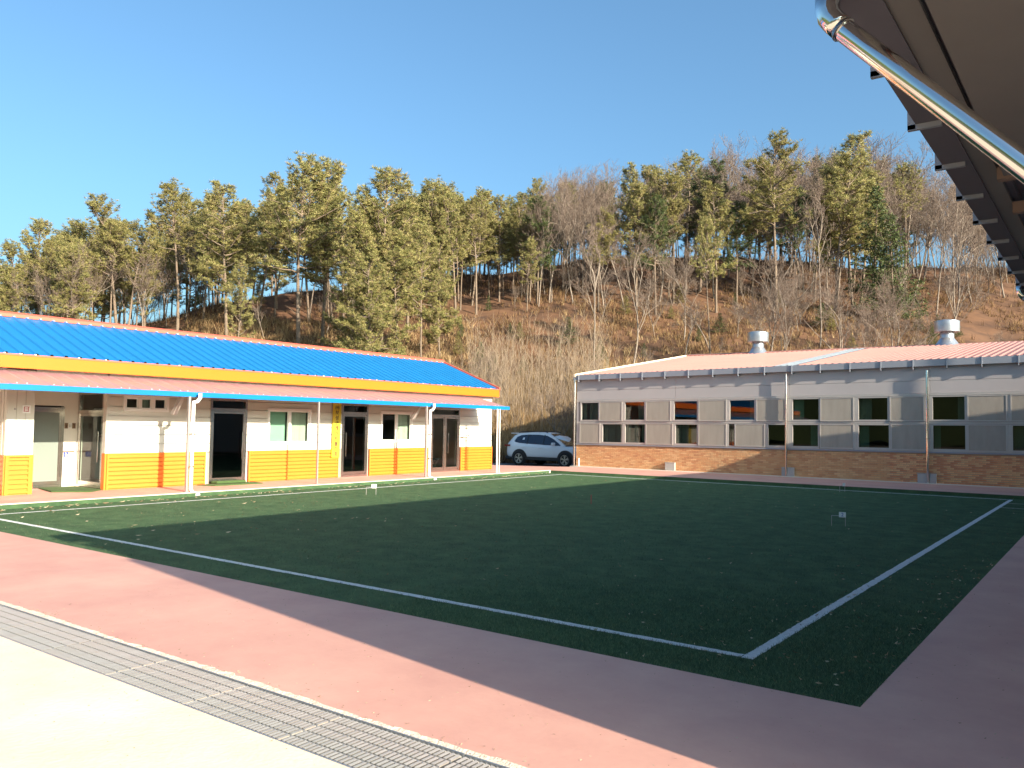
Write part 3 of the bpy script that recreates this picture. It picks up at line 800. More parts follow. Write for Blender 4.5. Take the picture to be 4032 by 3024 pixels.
for row, z0, z1 in ((upper, ZM1, ZT), (lower, ZB - .02, ZM0)):
    for x0, x1, ty in row:
        if ty == S:
            mb = MB(); t = .035
            zbox(mb, x0, x0 + t, YR - .055, YR - .02, z0, z1); zbox(mb, x1 - t, x1, YR - .055, YR - .02, z0, z1)
            zbox(mb, x0 + t, x1 - t, YR - .055, YR - .02, z0, z0 + t); zbox(mb, x0 + t, x1 - t, YR - .055, YR - .02, z1 - t, z1)
            o = mb.obj('screen_frame', 'aluminium', RB)
            mb = MB(); zbox(mb, x0 + t, x1 - t, YR - .045, YR - .035, z0 + t, z1 - t); mb.obj('screen', 'screen_panel', o)
            mb = MB(); zbox(mb, x0, x1, YR + .0, YR + .02, z0, z1); mb.obj('backing', 'grey_panel', o)
        else:
            mb = MB(); t = .075 if x1 - x0 > .4 else .03
            zbox(mb, x0, x0 + t, YR - .03, YR + .1, z0, z1); zbox(mb, x1 - t * .5, x1, YR - .03, YR + .1, z0, z1)
            zbox(mb, x0 + t, x1 - t * .5, YR - .03, YR + .1, z0, z0 + t * .8); zbox(mb, x0 + t, x1 - t * .5, YR - .03, YR + .1, z1 - t * .5, z1)
            o = mb.obj('window', 'aluminium', RB)
            mb = MB(); zbox(mb, x0 + t, x1 - t * .5, YR + .03, YR + .04, z0 + t * .8, z1 - t * .5); mb.obj('glass_pane', 'glass_dark', o)
            if x1 < -13.5 and row is lower or x1 < -18:
                mb = MB(); n_ = 5
                for q in range(n_):
                    if rng.random() < .7:
                        a = x0 + .1 + (x1 - x0 - .2) * q / n_; zbox(mb, a, a + (x1 - x0) / n_ * .8, YR + .14 + .03 * (q % 2), YR + .15 + .03 * (q % 2), z0 + .05, z1 - .05)
                if mb.n: mb.obj('curtain', 'curtain', o)
            elif rng.random() < .75:
                sd_ = rng.random() < .5; wq = (x1 - x0) * rng.uniform(.18, .4)
                mb = MB(); a = x0 + .08 if sd_ else x1 - .06 - wq
                zbox(mb, a, a + wq, YR + .16, YR + .17, z0 + .05, z1 - .05); mb.obj('curtain', rng.choice(['curtain', 'screen_panel', 'green_blind']), o)
        # mullions between bays
    prev = None
    for x0, x1, ty in row:
        if prev is not None and x0 - prev > .03:
            mb = MB(); zbox(mb, prev + .004, x0 - .004, YR - .035, YR + .1, z0, z1); mb.obj('mullion', 'aluminium', RB)
        prev = x1
# stacked boxes on the window sill inside
for x_, lab in ((-9.3, 'cardboard box inside the far window left of the chrome downpipe'),):
    pass
# gutter with brackets
GY0, GY1 = 31.03, 31.17
mb = MB()
zbox(mb, XR0 - .1, XR1, GY0, GY0 + .012, 3.89, 4.11); zbox(mb, XR0 - .1, XR1, GY0 + .012, GY1 + .03, 3.89, 3.902)
mb.obj('gutter', 'gutter_grey', RB)
x = -19.22
while x < 8:
    mb = MB(); zbox(mb, x - .012, x + .012, GY0 - .03, GY0, 3.80, 4.12); zbox(mb, x - .012, x + .012, GY0, GY1 + .03, 3.80, 3.86)
    mb.obj('gutter_bracket', 'gutter_grey', RB); x += 1.04
# roof
mb = MB()
RP = [(0, 0), (.5, 0), (.62, .032), (.86, .032), (.98, 0)]
def RR(a, h, e, y0=GY1 - .02, y1=42.8):
    return (a, y1, 5.85 + (a - XR0) * .005 + h) if e else (a, y0, zt(a, 4.10) + h)
strips = [(XR0, -15.35, 'pink_roof'), (-15.3, -10.75, 'pink_roof'), (-10.75, -9.85, 'skylight'), (-9.85, -1.95, 'pink_roof'), (-1.95, -.9, 'skylight'), (-.9, XR1, 'pink_roof')]
for a, b, m_ in strips:
    mb = MB(); corr(mb, a, b, .25, RP, RR)
    corr(mb, a, b, .25, RP, lambda q, h, e: (q, 42.8, 5.85 + (q - XR0) * .005 + h) if e else (q, 54.3, 4.05 + h))
    mb.obj('roof_sheet', m_, RB)
mb = MB(); mb.prism([(42.6, 5.84), (42.8, 5.88), (43.0, 5.84), (43.0, 5.90), (42.8, 5.95), (42.6, 5.90)], XR0, XR1, 'x'); mb.obj('ridge_cap', 'pink_roof', RB)
mb = MB()
mb.add([(XR0 - .06, 31.0, 4.02), (XR0 + .03, 31.0, 4.02), (XR0 + .03, 42.8, 5.80), (XR0 - .06, 42.8, 5.80), (XR0 - .06, 31.0, 4.16), (XR0 + .03, 31.0, 4.16), (XR0 + .03, 42.8, 5.93), (XR0 - .06, 42.8, 5.93)],
       [(0, 3, 2, 1), (4, 5, 6, 7), (0, 1, 5, 4), (1, 2, 6, 5), (2, 3, 7, 6), (3, 0, 4, 7)])
mb.obj('verge_trim', 'pale_concrete', RB)
for x_, m_, r in ((-19.43, 'steel', .045), (-10.08, 'steel', .04), (-5.27, 'chrome', .045)):
    mb = MB(); mb.tube([(x_, 31.06, 3.95), (x_, 31.06, .12)], r, 12)
    mb.obj('downpipe', m_, RB, smooth=True)
    mb = MB()
    for z in (.9, 1.6, 2.6): mb.tube([(x_, 31.06, z), (x_, 31.06, z + .03)], r + .008, 12)
    mb.obj('pipe_clip', 'steel', RB)
# ventilators on the ridge
for x_, lab in ((-15.37, 'round steel roof ventilator on the left part of the pink roof'), (-6.4, 'round steel roof ventilator on the right part of the pink roof')):
    v_ = empty('roof_ventilator', (x_, 42.8, 5.72 + (x_ - XR0) * .005), label=lab, category='roof ventilator', group='ventilators on the pink roof')
    mb = MB(); mb.lathe([(.60, 0), (.32, .40), (.30, .44)], (0, 0, 0), 4 * 6); mb.obj('base_cone', 'galvanised', v_, smooth=True)
    mb = MB(); mb.lathe([(.30, .42), (.30, .75), (.01, .75)], (0, 0, 0), 24); mb.obj('neck', 'galvanised', v_, smooth=True)
    mb = MB(); mb.lathe([(.50, .72), (.54, .73), (.54, 1.22), (.50, 1.24), (.2, 1.30), (.01, 1.32)], (0, 0, 0), 28); mb.lathe([(.30, .74), (.50, .72)], (0, 0, 0), 28)
    mb.obj('hood', 'galvanised', v_, smooth=True)
# boxes at the wall base
for x0, x1, lab in ((-15.05, -14.62, 'grey utility box on the brick base, leftmost of the four'), (-10.26, -9.80, 'grey utility box under the narrow window, right of the leftmost'), (-5.60, -5.31, 'grey utility box left of the chrome downpipe'), (-5.22, -5.02, 'narrow grey utility box right of the chrome downpipe')):
    o = empty('utility_box', ((x0 + x1) / 2, YR, ZW), label=lab, category='utility box', group='grey boxes on the brick base')
    wd = (x1 - x0) / 2
    mb = MB(); mb.box(-wd, wd, -.12, -.014, 0.006, .32); mb.obj('case', 'box_grey', o, bevel=.01)
    mb = MB(); mb.box(-wd - .01, wd + .01, -.13, -.014, .32, .335); mb.obj('lid', 'box_grey', o)
mb = MB(); mb.tube([(-19.2, 31.1, ZW), (-19.2, 31.1, .45)], .03, 8); mb.obj('standpipe', 'white_pvc', smooth=True, label='short pale standpipe at the corner of the brick base', category='pipe')

# ------------------------------------------------------------------ NEAR BUILDING (eave overhead)
NB = empty('near_building', (0, 0, 0), label='near building whose dark eave with gutter brackets fills the upper right corner', category='building')
EY0, EY1 = 4.17, 29.8
mb = MB(); mb.box(1.0, 1.2, 3.905, EY1 - .1, -.2, 4.3); mb.box(1.2, 16, 3.905, 4.05, -.2, 4.3); mb.box(1.2, 16, EY1 - .3, EY1 - .1, -.2, 4.3); mb.box(15.8, 16, 4.05, EY1 - .3, -.2, 4.3)
mb.obj('wall', 'white_siding', NB)
mb = MB(); mb.prism([(-1.24, 4.52), (7.5, 5.92), (16.5, 4.52), (16.5, 4.58), (7.5, 5.98), (-1.24, 4.58)], EY0, EY1, 'y'); mb.obj('roof', 'pink_roof', NB)
mb = MB(); mb.prism([(1.0, 4.3), (16.0, 4.3), (16.0, 4.58), (7.5, 5.9), (1.0, 4.86)], 4.0, 4.05, 'y'); mb.prism([(1.0, 4.3), (16.0, 4.3), (16.0, 4.58), (7.5, 5.9), (1.0, 4.86)], EY1 - .3, EY1 - .25, 'y'); mb.obj('gable_wall', 'grey_panel', NB)
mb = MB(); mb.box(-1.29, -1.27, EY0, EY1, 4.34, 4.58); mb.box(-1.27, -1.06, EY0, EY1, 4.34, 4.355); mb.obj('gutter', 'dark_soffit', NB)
y = 4.74
while y < 29:
    mb = MB(); mb.box(-1.35, -1.29, y - .02, y + .02, 4.30, 4.56); mb.box(-1.35, -1.10, y - .02, y + .02, 4.295, 4.338); mb.obj('gutter_bracket', 'gutter_grey', NB); y += 1.243
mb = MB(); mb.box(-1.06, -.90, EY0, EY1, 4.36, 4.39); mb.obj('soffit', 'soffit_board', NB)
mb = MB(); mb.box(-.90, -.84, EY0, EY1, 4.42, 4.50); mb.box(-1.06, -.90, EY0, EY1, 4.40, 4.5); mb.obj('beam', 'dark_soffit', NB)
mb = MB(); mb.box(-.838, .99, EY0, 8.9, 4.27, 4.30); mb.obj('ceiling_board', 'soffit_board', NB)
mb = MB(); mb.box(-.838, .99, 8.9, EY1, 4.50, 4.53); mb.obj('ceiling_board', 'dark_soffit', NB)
for y in (8.95, 10.4):
    mb = MB(); mb.box(-.90, .99, y, y + .12, 4.26, 4.38); mb.obj('crossbeam', 'brown_beam', NB)
for y in (12.2, 14.0):
    mb = MB(); mb.box(-.75, .3, y, y + 1.1, 4.44, 4.47); mb.obj('light_panel', 'screen_panel', NB)
def spout(y, lab):
    t_ = empty('steel_downpipe', (0, y, 0), label=lab, category='pipe', group='polished downpipes under the eave')
    x0, zt_ = -1.30, 4.34
    # elbow profile
    p0 = (x0, 0, zt_); mb = MB()
    mb.tube([(x0, 0, 4.36), (x0, 0, 4.24), (x0 + .012, 0, 4.195), (x0 + .045, 0, 4.152), (x0 + .09, 0, 4.10)], .068, 24); mb.obj('elbow', 'chrome', t_, smooth=True)
    mb = MB(); mb.tube([(x0 + .085, 0, 4.105), (.92, 0, 1.78)], .062, 24); mb.obj('pipe', 'chrome', t_, smooth=True)
    mb = MB(); mb.tube([(.92, 0, 1.80), (.92, 0, .1)], .062, 20); mb.obj('lower_pipe', 'chrome', t_, smooth=True)
    mb = MB(); mb.tube([(x0 + .082, 0, 4.108), (x0 + .088, 0, 4.101)], .072, 24); mb.obj('joint_ring', 'steel', t_, smooth=True)
spout(4.74, 'large polished steel downpipe slanting across the upper right corner')
spout(16.1, 'small polished downpipe slanting from the far part of the eave')
vp = MB(); vp.tube([(4.35, 29.5, 4.9), (4.35, 29.5, 7.9)], .06, 10); vp.obj('vent_pipe', 'galvanised', NB)

# ------------------------------------------------------------------ gateball gates
def gate(x, y, rz, lab, num=None, s=1.0):
    t_ = empty('gateball_gate', (x, y, 0), rz, label=lab, category='gateball gate', group='gateball gates on the turf')
    h = .19 * s
    mb = MB(); mb.tube([(-.125, 0, 0), (-.125, 0, h), (-.12, 0, h + .006), (.12, 0, h + .006), (.125, 0, h), (.125, 0, 0)], .006, 6); mb.obj('hoop', 'aluminium', t_, smooth=True)
    mb = MB(); mb.box(.01, .135, -.012, -.006, h - .02, h + .08); mb.obj('number_plate', 'sign_white', t_)
    if num:
        me = text_mesh(num, .10, .001); me.materials.clear(); me.materials.append(MATS['sign_blue'])
        o = link('numeral', me, t_, (.072, -.014, h + .028)); o.rotation_euler = (math.pi / 2, 0, 0)
gate(-4.42, 16.74, math.radians(12), 'small hoop gate with white plate reading 2, on the shaded turf', '2')
gate(-15.6, 15.1, math.radians(50), 'small hoop gate with white plate beside the left court line in sun')
gate(-6.75, 26.0, math.radians(70), 'small white marker gate on the far court line below the windows')
mb = MB(); mb.tube([(-10.2, 17.1, 0), (-10.2, 17.1, .22)], .012, 8); mb.obj('goal_pole', 'rust_red', smooth=True, label='short thin reddish goal pole in the middle of the shaded turf', category='goal pole')

# ------------------------------------------------------------------ car (white SUV, nose to +x)
def build_car(px, py, pz):
    car = empty('parked_car', (px, py, pz), label='white SUV parked behind the gap between the two buildings', category='car')
    # x from 0 (rear) to 4.77 (front); y 0 = near side
    L, W = 4.77, 1.88
    # stations: x, zbottom, zbelt, half width lower, half width belt
    st = [(0.00, .62, .95, .66, .60), (0.06, .42, 1.08, .80, .72), (.25, .36, 1.12, .90, .82), (.7, .36, 1.10, .935, .86), (1.4, .34, 1.06, .94, .88), (2.2, .34, 1.03, .94, .885),
          (3.0, .34, 1.02, .94, .88), (3.5, .36, 1.03, .935, .84), (3.9, .38, 1.00, .92, .80), (4.3, .38, .93, .87, .72), (4.62, .42, .80, .74, .60), (4.75, .5, .68, .55, .45)]
    mb = MB(); rings = []
    for x, zb, zt2, hl, hb in st:
        ring = []
        pr = [(0.0, zb), (hl * .9, zb), (hl, zb + .10), (hl * 1.0, zb + (zt2 - zb) * .5), (hl * .985, zb + (zt2 - zb) * .78), (hb * 1.03, zt2 - .02), (hb * .96, zt2), (0.0, zt2 + .02)]
        for yy, zz in pr: ring.append((x, -yy, zz))
        for yy, zz in reversed(pr[1:-1]): ring.append((x, yy, zz))
        rings.append(ring)
    k = len(rings[0]); vs = [p for r in rings for p in r]; fs = []
    for i in range(len(rings) - 1):
        for j in range(k):
            j2 = (j + 1) % k; fs.append((i * k + j, (i + 1) * k + j, (i + 1) * k + j2, i * k + j2))
    fs.append(tuple(range(k))); fs.append(tuple((len(rings) - 1) * k + j for j in range(k - 1, -1, -1)))
    mb.add([(x, y + W / 2, z) for x, y, z in vs], fs)
    body = mb.obj('body', 'car_white', car, smooth=False)
    for p in body.data.polygons: p.use_smooth = True
    ss = body.modifiers.new('sub', 'SUBSURF'); ss.levels = 1; ss.render_levels = 1
    # greenhouse
    gs = [(.20, 1.10, 1.14, .76), (.42, 1.08, 1.50, .66), (.75, 1.06, 1.64, .62), (1.4, 1.04, 1.68, .62), (2.2, 1.02, 1.68, .62), (2.55, 1.02, 1.64, .62), (2.95, 1.01, 1.48, .655), (3.35, 1.01, 1.24, .71), (3.62, 1.00, 1.04, .76)]
    mb = MB(); vs = []; fs = []
    for x, zb, zt2, ht in gs:
        hb = .87
        row = [(-hb, zb - .03), (-hb + .01, zb), (-ht, zt2 - .05), (-ht + .06, zt2), (0, zt2 + .015), (ht - .06, zt2), (ht, zt2 - .05), (hb - .01, zb), (hb, zb - .03)]
        vs += [(x, y + W / 2, z) for y, z in row]
    k = 9
    for i in range(len(gs) - 1):
        for j in range(k - 1): fs.append((i * k + j, (i + 1) * k + j, (i + 1) * k + j + 1, i * k + j + 1))
    fs.append(tuple(range(k))); mb.add(vs, fs)
    roof = mb.obj('cabin', 'car_white', car)
    for p in roof.data.polygons: p.use_smooth = True
    # side glass (near side): polygon strips laid just proud of the cabin side
    def side_y(x, z, near=True):
        gx = [g[0] for g in gs]; zb = np.interp(x, gx, [g[1] for g in gs]); zz = np.interp(x, gx, [g[2] for g in gs]) - .05; ht = np.interp(x, gx, [g[3] for g in gs])
        t = min(max((z - zb) / max(zz - zb, .05), 0), 1); hw = .86 + (ht - .86) * t
        return W / 2 - hw - .008 if near else W / 2 + hw + .008
    topc = [(.52, 1.28), (.62, 1.42), (.9, 1.535), (1.4, 1.575), (2.0, 1.575), (2.5, 1.53), (2.9, 1.37), (3.2, 1.19), (3.38, 1.08)]
    botc = [(.52, 1.24), (.62, 1.18), (.9, 1.135), (1.4, 1.11), (2.0, 1.09), (2.5, 1.07), (2.9, 1.06), (3.2, 1.05), (3.38, 1.045)]
    for near in (True, False):
        mb = MB(); vs = []; fs = []
        for (xa, za), (xb, zb2) in zip(topc, botc):
            vs += [(xa, side_y(xa, za, near), za), (xb, side_y(xb, zb2, near), zb2)]
        for i in range(len(topc) - 1): fs.append((2 * i, 2 * i + 1, 2 * i + 3, 2 * i + 2))
        mb.add(vs, fs); mb.obj('side_window', 'car_glass', car)
    mb = MB()
    for x in (1.38, 2.36):
        mb.add([(x - .03, side_y(x, 1.575) - .006, 1.57), (x + .03, side_y(x, 1.575) - .006, 1.57), (x + .03, side_y(x, 1.1) - .006, 1.10), (x - .03, side_y(x, 1.1) - .006, 1.10)], [(0, 3, 2, 1)])
    mb.obj('pillar_trim', 'car_black', car)
    # windscreen
    mb = MB(); mb.add([(2.62, .36, 1.615), (2.62, W - .36, 1.615), (3.66, W - .22, 1.045), (3.66, .22, 1.045)], [(0, 3, 2, 1)])
    mb.v = [(x + .015, y, z + .03) for x, y, z in mb.v]; mb.obj('windscreen', 'car_glass', car)
    mb = MB(); mb.add([(.17, .3, 1.14), (.17, W - .3, 1.14), (.43, W - .34, 1.5), (.43, .34, 1.5)], [(0, 1, 2, 3)]); mb.v = [(x - .02, y, z + .02) for x, y, z in mb.v]; mb.obj('rear_window', 'car_glass', car)
    mb = MB(); mb.box(.14, .5, .4, W - .4, 1.60, 1.64); mb.obj('spoiler', 'car_white', car, bevel=.015)
    for y in (.34, W - .34):
        mb = MB(); mb.tube([(.7, y, 1.64), (.85, y, 1.71), (2.3, y, 1.735), (2.5, y, 1.67)], .018, 6); mb.obj('roof_rail', 'car_black', car)
    # lower cladding and wheel arches
    for y, s_ in ((-.012, 1), (W + .012, -1)):
        mb = MB(); mb.box(1.42, 3.45, min(y, y + .05 * s_), max(y, y + .05 * s_), .30, .46); mb.obj('sill_cladding', 'car_black', car, bevel=.01)
    for wx in (.98, 3.745):
        for y, s_ in ((-.02, 1), (W + .02, -1)):
            mb = MB(); vs = []; n_ = 14
            for i in range(n_ + 1):
                a = math.radians(-8 + 196 * i / n_)
                for r, d in ((.47, 0), (.37, 0), (.47, .16), (.37, .16)): vs.append((wx + r * math.cos(a), y + d * s_, .365 + r * math.sin(a)))
            fs = []
            for i in range(n_): 
                o = i * 4
                fs += [(o, o + 4, o + 5, o + 1), (o, o + 2, o + 6, o + 4), (o + 1, o + 5, o + 7, o + 3)]
            mb.add(vs, fs); mb.obj('wheel_arch', 'car_black', car)
            mb = MB(); pts = [(wx, y - .001 * s_, .365)]
            circ = [(wx + .42 * math.cos(a), y + .006 * s_, .375 + .42 * math.sin(a)) for a in np.linspace(0, 2 * math.pi, 20, endpoint=False)]
            mb.add(circ, [tuple(range(20))]); mb.obj('wheel_well', 'car_black', car)
            wh = bpy.data.objects.new('wheel', None); COL.objects.link(wh); wh.parent = car; wh.location = (wx, y + .04 * s_, .365)
            mb = MB(); prof = [(.245, -.10), (.33, -.105), (.362, -.075), (.365, .0), (.362, .075), (.33, .105), (.245, .10)]
            vs = []; n_ = 28
            for r, d in prof:
                for i in range(n_): a = 2 * math.pi * i / n_; vs.append((r * math.cos(a), d, r * math.sin(a)))
            fs = [(i * n_ + j, i * n_ + (j + 1) % n_, (i + 1) * n_ + (j + 1) % n_, (i + 1) * n_ + j) for i in range(len(prof) - 1) for j in range(n_)]
            mb.add(vs, fs); t = mb.obj('tyre', 'tyre', wh, smooth=True)
            mb = MB()
            for i in range(5):
                a0 = 2 * math.pi * i / 5 + .3
                for da in (-.17, .17):
                    c, s2 = math.cos(a0 + da), math.sin(a0 + da)
                    c0, s0 = math.cos(a0 + da * .3), math.sin(a0 + da * .3)
                    nx, nz = -s2 * .02, c * .02
                    yy = -.075 * s_
                    mb.add([(c0 * .05 - nx, yy, s0 * .05 - nz), (c0 * .05 + nx, yy, s0 * .05 + nz), (c * .24 + nx, yy, s2 * .24 + nz), (c * .24 - nx, yy, s2 * .24 - nz)], [(0, 1, 2, 3)])
            vs = []; 
            for i in range(n_):
                a = 2 * math.pi * i / n_
                vs += [(.225 * math.cos(a), -.082 * s_, .225 * math.sin(a)), (.25 * math.cos(a), -.085 * s_, .25 * math.sin(a))]
            mb.add(vs, [(2 * i, 2 * i + 1, (2 * i + 3) % (2 * n_), (2 * i + 2) % (2 * n_)) for i in range(n_)])
            mb.add([(.06 * math.cos(a), -.08 * s_, .06 * math.sin(a)) for a in np.linspace(0, 2 * math.pi, 12, endpoint=False)], [tuple(range(12))])
            mb.obj('rim', 'rim', wh)
            mb = MB(); mb.add([(.24 * math.cos(a), -.05 * s_, .24 * math.sin(a)) for a in np.linspace(0, 2 * math.pi, 20, endpoint=False)], [tuple(range(20))]); mb.obj('brake_disc', 'car_black', wh)
    for y0, y1 in ((-.17, .02), (W - .02, W + .17)):
        mb = MB(); mb.box(3.0, 3.16, y0, y1, 1.04, 1.20); mb.obj('wing_mirror', 'car_white', car, bevel=.04)
    mb = MB(); mb.box(.02, .34, .02, .10, .96, 1.04); mb.obj('tail_light', 'tail_red', car, bevel=.015)
    mb = MB(); mb.box(.02, .34, W - .10, W - .02, .96, 1.04); mb.obj('tail_light', 'tail_red', car, bevel=.015)
    for y0, y1 in ((.10, .26), (W - .26, W - .10)):
        mb = MB(); mb.box(4.28, 4.6, y0, y1, .72, .80); mb.obj('headlight', 'lamp_clear', car, bevel=.02)
    for x in (1.12, 2.18):
        mb = MB(); mb.box(x, x + .2, -.015, .02, .90, .93); mb.obj('door_handle', 'car_white', car, bevel=.008)
    mb = MB(); mb.box(-.02, .5, .12, W - .12, .30, .46); mb.box(4.1, 4.74, .15, W - .15, .28, .44); mb.obj('bumper', 'car_black', car, bevel=.04)
build_car(-25.62, 34.15, -0.18)

# ------------------------------------------------------------------ HILL
FX, FY = RM[0, 2], RM[1, 2]; nn = math.hypot(FX, FY); FX /= nn; FY /= nn
RX, RY = FY, -FX
UC = np.array([-1.6, -.62, -.5, -.41, -.31, -.22, -.128, -.05, .09, .21, .3, .43, .55, .64, .8, 1.6])
EC = np.array([.09, .107, .113, .125, .155, .165, .175, .187, .209, .212, .208, .203, .204, .200, .185, .16])   # crest elevation (m per m of distance)
DC = np.array([78, 76, 75, 76, 80, 84, 88, 92, 98, 104, 106, 106, 104, 102, 100, 100.])
D0 = np.array([40, 40, 40, 41, 42, 43, 44.5, 44.5, 44.8, 46, 48, 50, 52, 54, 56, 60.])
PW = np.array([1.0, 1.0, 1.0, 1.0, 1.05, 1.1, 1.1, 1.1, 1.05, .95, .9, .85, .85, .85, .85, .9])
def hill(s, wv):
    s = np.asarray(s, float); wv = np.asarray(wv, float)
    u = s / np.maximum(wv, 5)
    e = np.interp(u, UC, EC); dc = np.interp(u, UC, DC); d0 = np.interp(u, UC, D0); pw = np.interp(u, UC, PW)
    zc = HC + e * dc
    t = np.clip((wv - d0) / (dc - d0), 0, 1)
    z = zc * t ** pw - .22
    z = np.where(wv > dc, zc - .22 - (wv - dc) * .30 * (1 - np.exp(-(wv - dc) / 12)), z)
    z = np.where(wv > dc, np.maximum(z, -0.22 + 2), z)
    n_ = (np.sin(s * .21 + 1.3) * np.cos(wv * .17) * .45 + np.sin(s * .57 + wv * .4) * .16 + np.sin(s * 1.3 - wv * .9 + 2) * .07)
    tt = np.clip((wv - d0) / 6, 0, 1)
    return z + n_ * tt * (.9)
def to_w(s, wv): return s * RX + wv * FX, s * RY + wv * FY
def hillxy(s, wv):
    x, y = to_w(s, wv); return x, y, hill(s, wv)
ss_ = np.concatenate([np.arange(-200, -75, 6), np.arange(-75, 95, 1.0), np.arange(95, 240, 6)])
ws_ = np.concatenate([np.arange(39.0, 125, 1.0), np.arange(125, 300, 8)])
S_, W_ = np.meshgrid(ss_, ws_)
X_, Y_ = to_w(S_, W_); Zh = hill(S_, W_)
Zh = np.where(W_ <= 40, -.3, Zh)
V = np.stack([X_, Y_, Zh], -1).reshape(-1, 3); nc = len(ss_); nrw = len(ws_)
idx = np.arange(nc * nrw).reshape(nrw, nc)
F = np.stack([idx[:-1, :-1], idx[:-1, 1:], idx[1:, 1:], idx[1:, :-1]], -1).reshape(-1, 4)
me = npmesh('hillside', V, F, 'leaf_litter')
me.polygons.foreach_set('use_smooth', np.ones(len(F), bool))
link('hillside', me, kind='structure')

def upx(px): return (px - CX) / FPX
# dry grass and brush clumps over the hill
def clumps(n, sr, wr, h, wd, k, spread, keep=None):
    u = nr.uniform(*sr, n); wv = nr.uniform(wr[0] ** .5, wr[1] ** .5, n) ** 2
    if keep is not None:
        msk = keep(u, wv); u, wv = u[msk], wv[msk]; n = len(u)
    s = u * wv; x, y = to_w(s, wv); z = hill(s, wv)
    x = np.repeat(x, k); y = np.repeat(y, k); z = np.repeat(z, k); m = n * k
    hs = np.repeat(h * nr.uniform(.5, 1.5, n), k) * nr.uniform(.6, 1.2, m)
    a = nr.uniform(0, 6.28, m); ln = nr.uniform(.1, 1.0, m) * spread
    b = nr.uniform(0, 6.28, m); ox = nr.normal(0, .12, m); oy = nr.normal(0, .12, m)
    wv_ = wd * nr.uniform(.6, 1.5, m)
    V = np.empty((m, 3, 3))
    V[:, 0] = np.stack([x + ox - np.cos(b) * wv_ / 2, y + oy - np.sin(b) * wv_ / 2, z - .05], 1)
    V[:, 1] = np.stack([x + ox + np.cos(b) * wv_ / 2, y + oy + np.sin(b) * wv_ / 2, z - .05], 1)
    V[:, 2] = np.stack([x + ox + np.cos(a) * ln * hs, y + oy + np.sin(a) * ln * hs, z + hs], 1)
    return V
def put(name, Vs, m):
    V = np.concatenate(Vs); n = len(V)
    link(name, npmesh(name, V.reshape(-1, 3), np.arange(3 * n).reshape(-1, 3), m), kind='stuff')
patch = lambda u, wv: (np.sin(u * 23 + wv * .31) + np.sin(u * 51 - wv * .17 + 1) * .7 + nr.normal(0, .6, len(u))) > -.2
put('dry_undergrowth', [clumps(34000, (-.70, .72), (44, 110), .45, .05, 7, 1.0, patch)], 'dry_grass')
put('straw_grass', [clumps(5200, (-.16, .16), (44.8, 60), .8, .055, 12, .8), clumps(2200, (-.4, -.05), (50, 72), .55, .05, 9, .9), clumps(900, (.05, .5), (56, 80), .5, .05, 8, .9)], 'straw')

# ------------------------------------------------------------------ TREES
def np_tubes(segs, sides=3):
    """segs: array (n,8): x0 y0 z0 x1 y1 z1 r0 r1"""
    A = np.asarray(segs, float); n = len(A)
    p0 = A[:, 0:3]; p1 = A[:, 3:6]; d = p1 - p0; d /= np.linalg.norm(d, axis=1, keepdims=True) + 1e-9
    ref = np.where(np.abs(d[:, 2:3]) > .9, np.array([[1., 0, 0]]), np.array([[0, 0, 1.]]))
    a = np.cross(d, ref); a /= np.linalg.norm(a, axis=1, keepdims=True) + 1e-9; b = np.cross(d, a)
    V = np.empty((n, 2 * sides, 3))
    for k in range(sides):
        t = 2 * math.pi * k / sides; o = a * math.cos(t) + b * math.sin(t)
        V[:, k] = p0 + o * A[:, 6:7]; V[:, sides + k] = p1 + o * A[:, 7:8]
    F = np.empty((n, sides, 4), int); base = np.arange(n) * 2 * sides
    for k in range(sides):
        k2 = (k + 1) % sides
        F[:, k] = np.stack([base + k, base + k2, base + sides + k2, base + sides + k], 1)
    return V.reshape(-1, 3), F.reshape(-1, 4)

def grow(r, p, d, L, rad, n, wob, grav=0.0):
    """polyline"""
    pts = [np.array(p, float)]; d = np.array(d, float); d /= np.linalg.norm(d)
    for i in range(n):
        d = d + r.normal(0, wob, 3) + np.array([0, 0, grav]); d /= np.linalg.norm(d)
        pts.append(pts[-1] + d * L / n)
    return pts
def segs_of(pts, r0, r1):
    n = len(pts) - 1; out = []
    for i in range(n):
        a = r0 + (r1 - r0) * i / n; b = r0 + (r1 - r0) * (i + 1) / n
        out.append([*pts[i], *pts[i + 1], a, b])
    return out

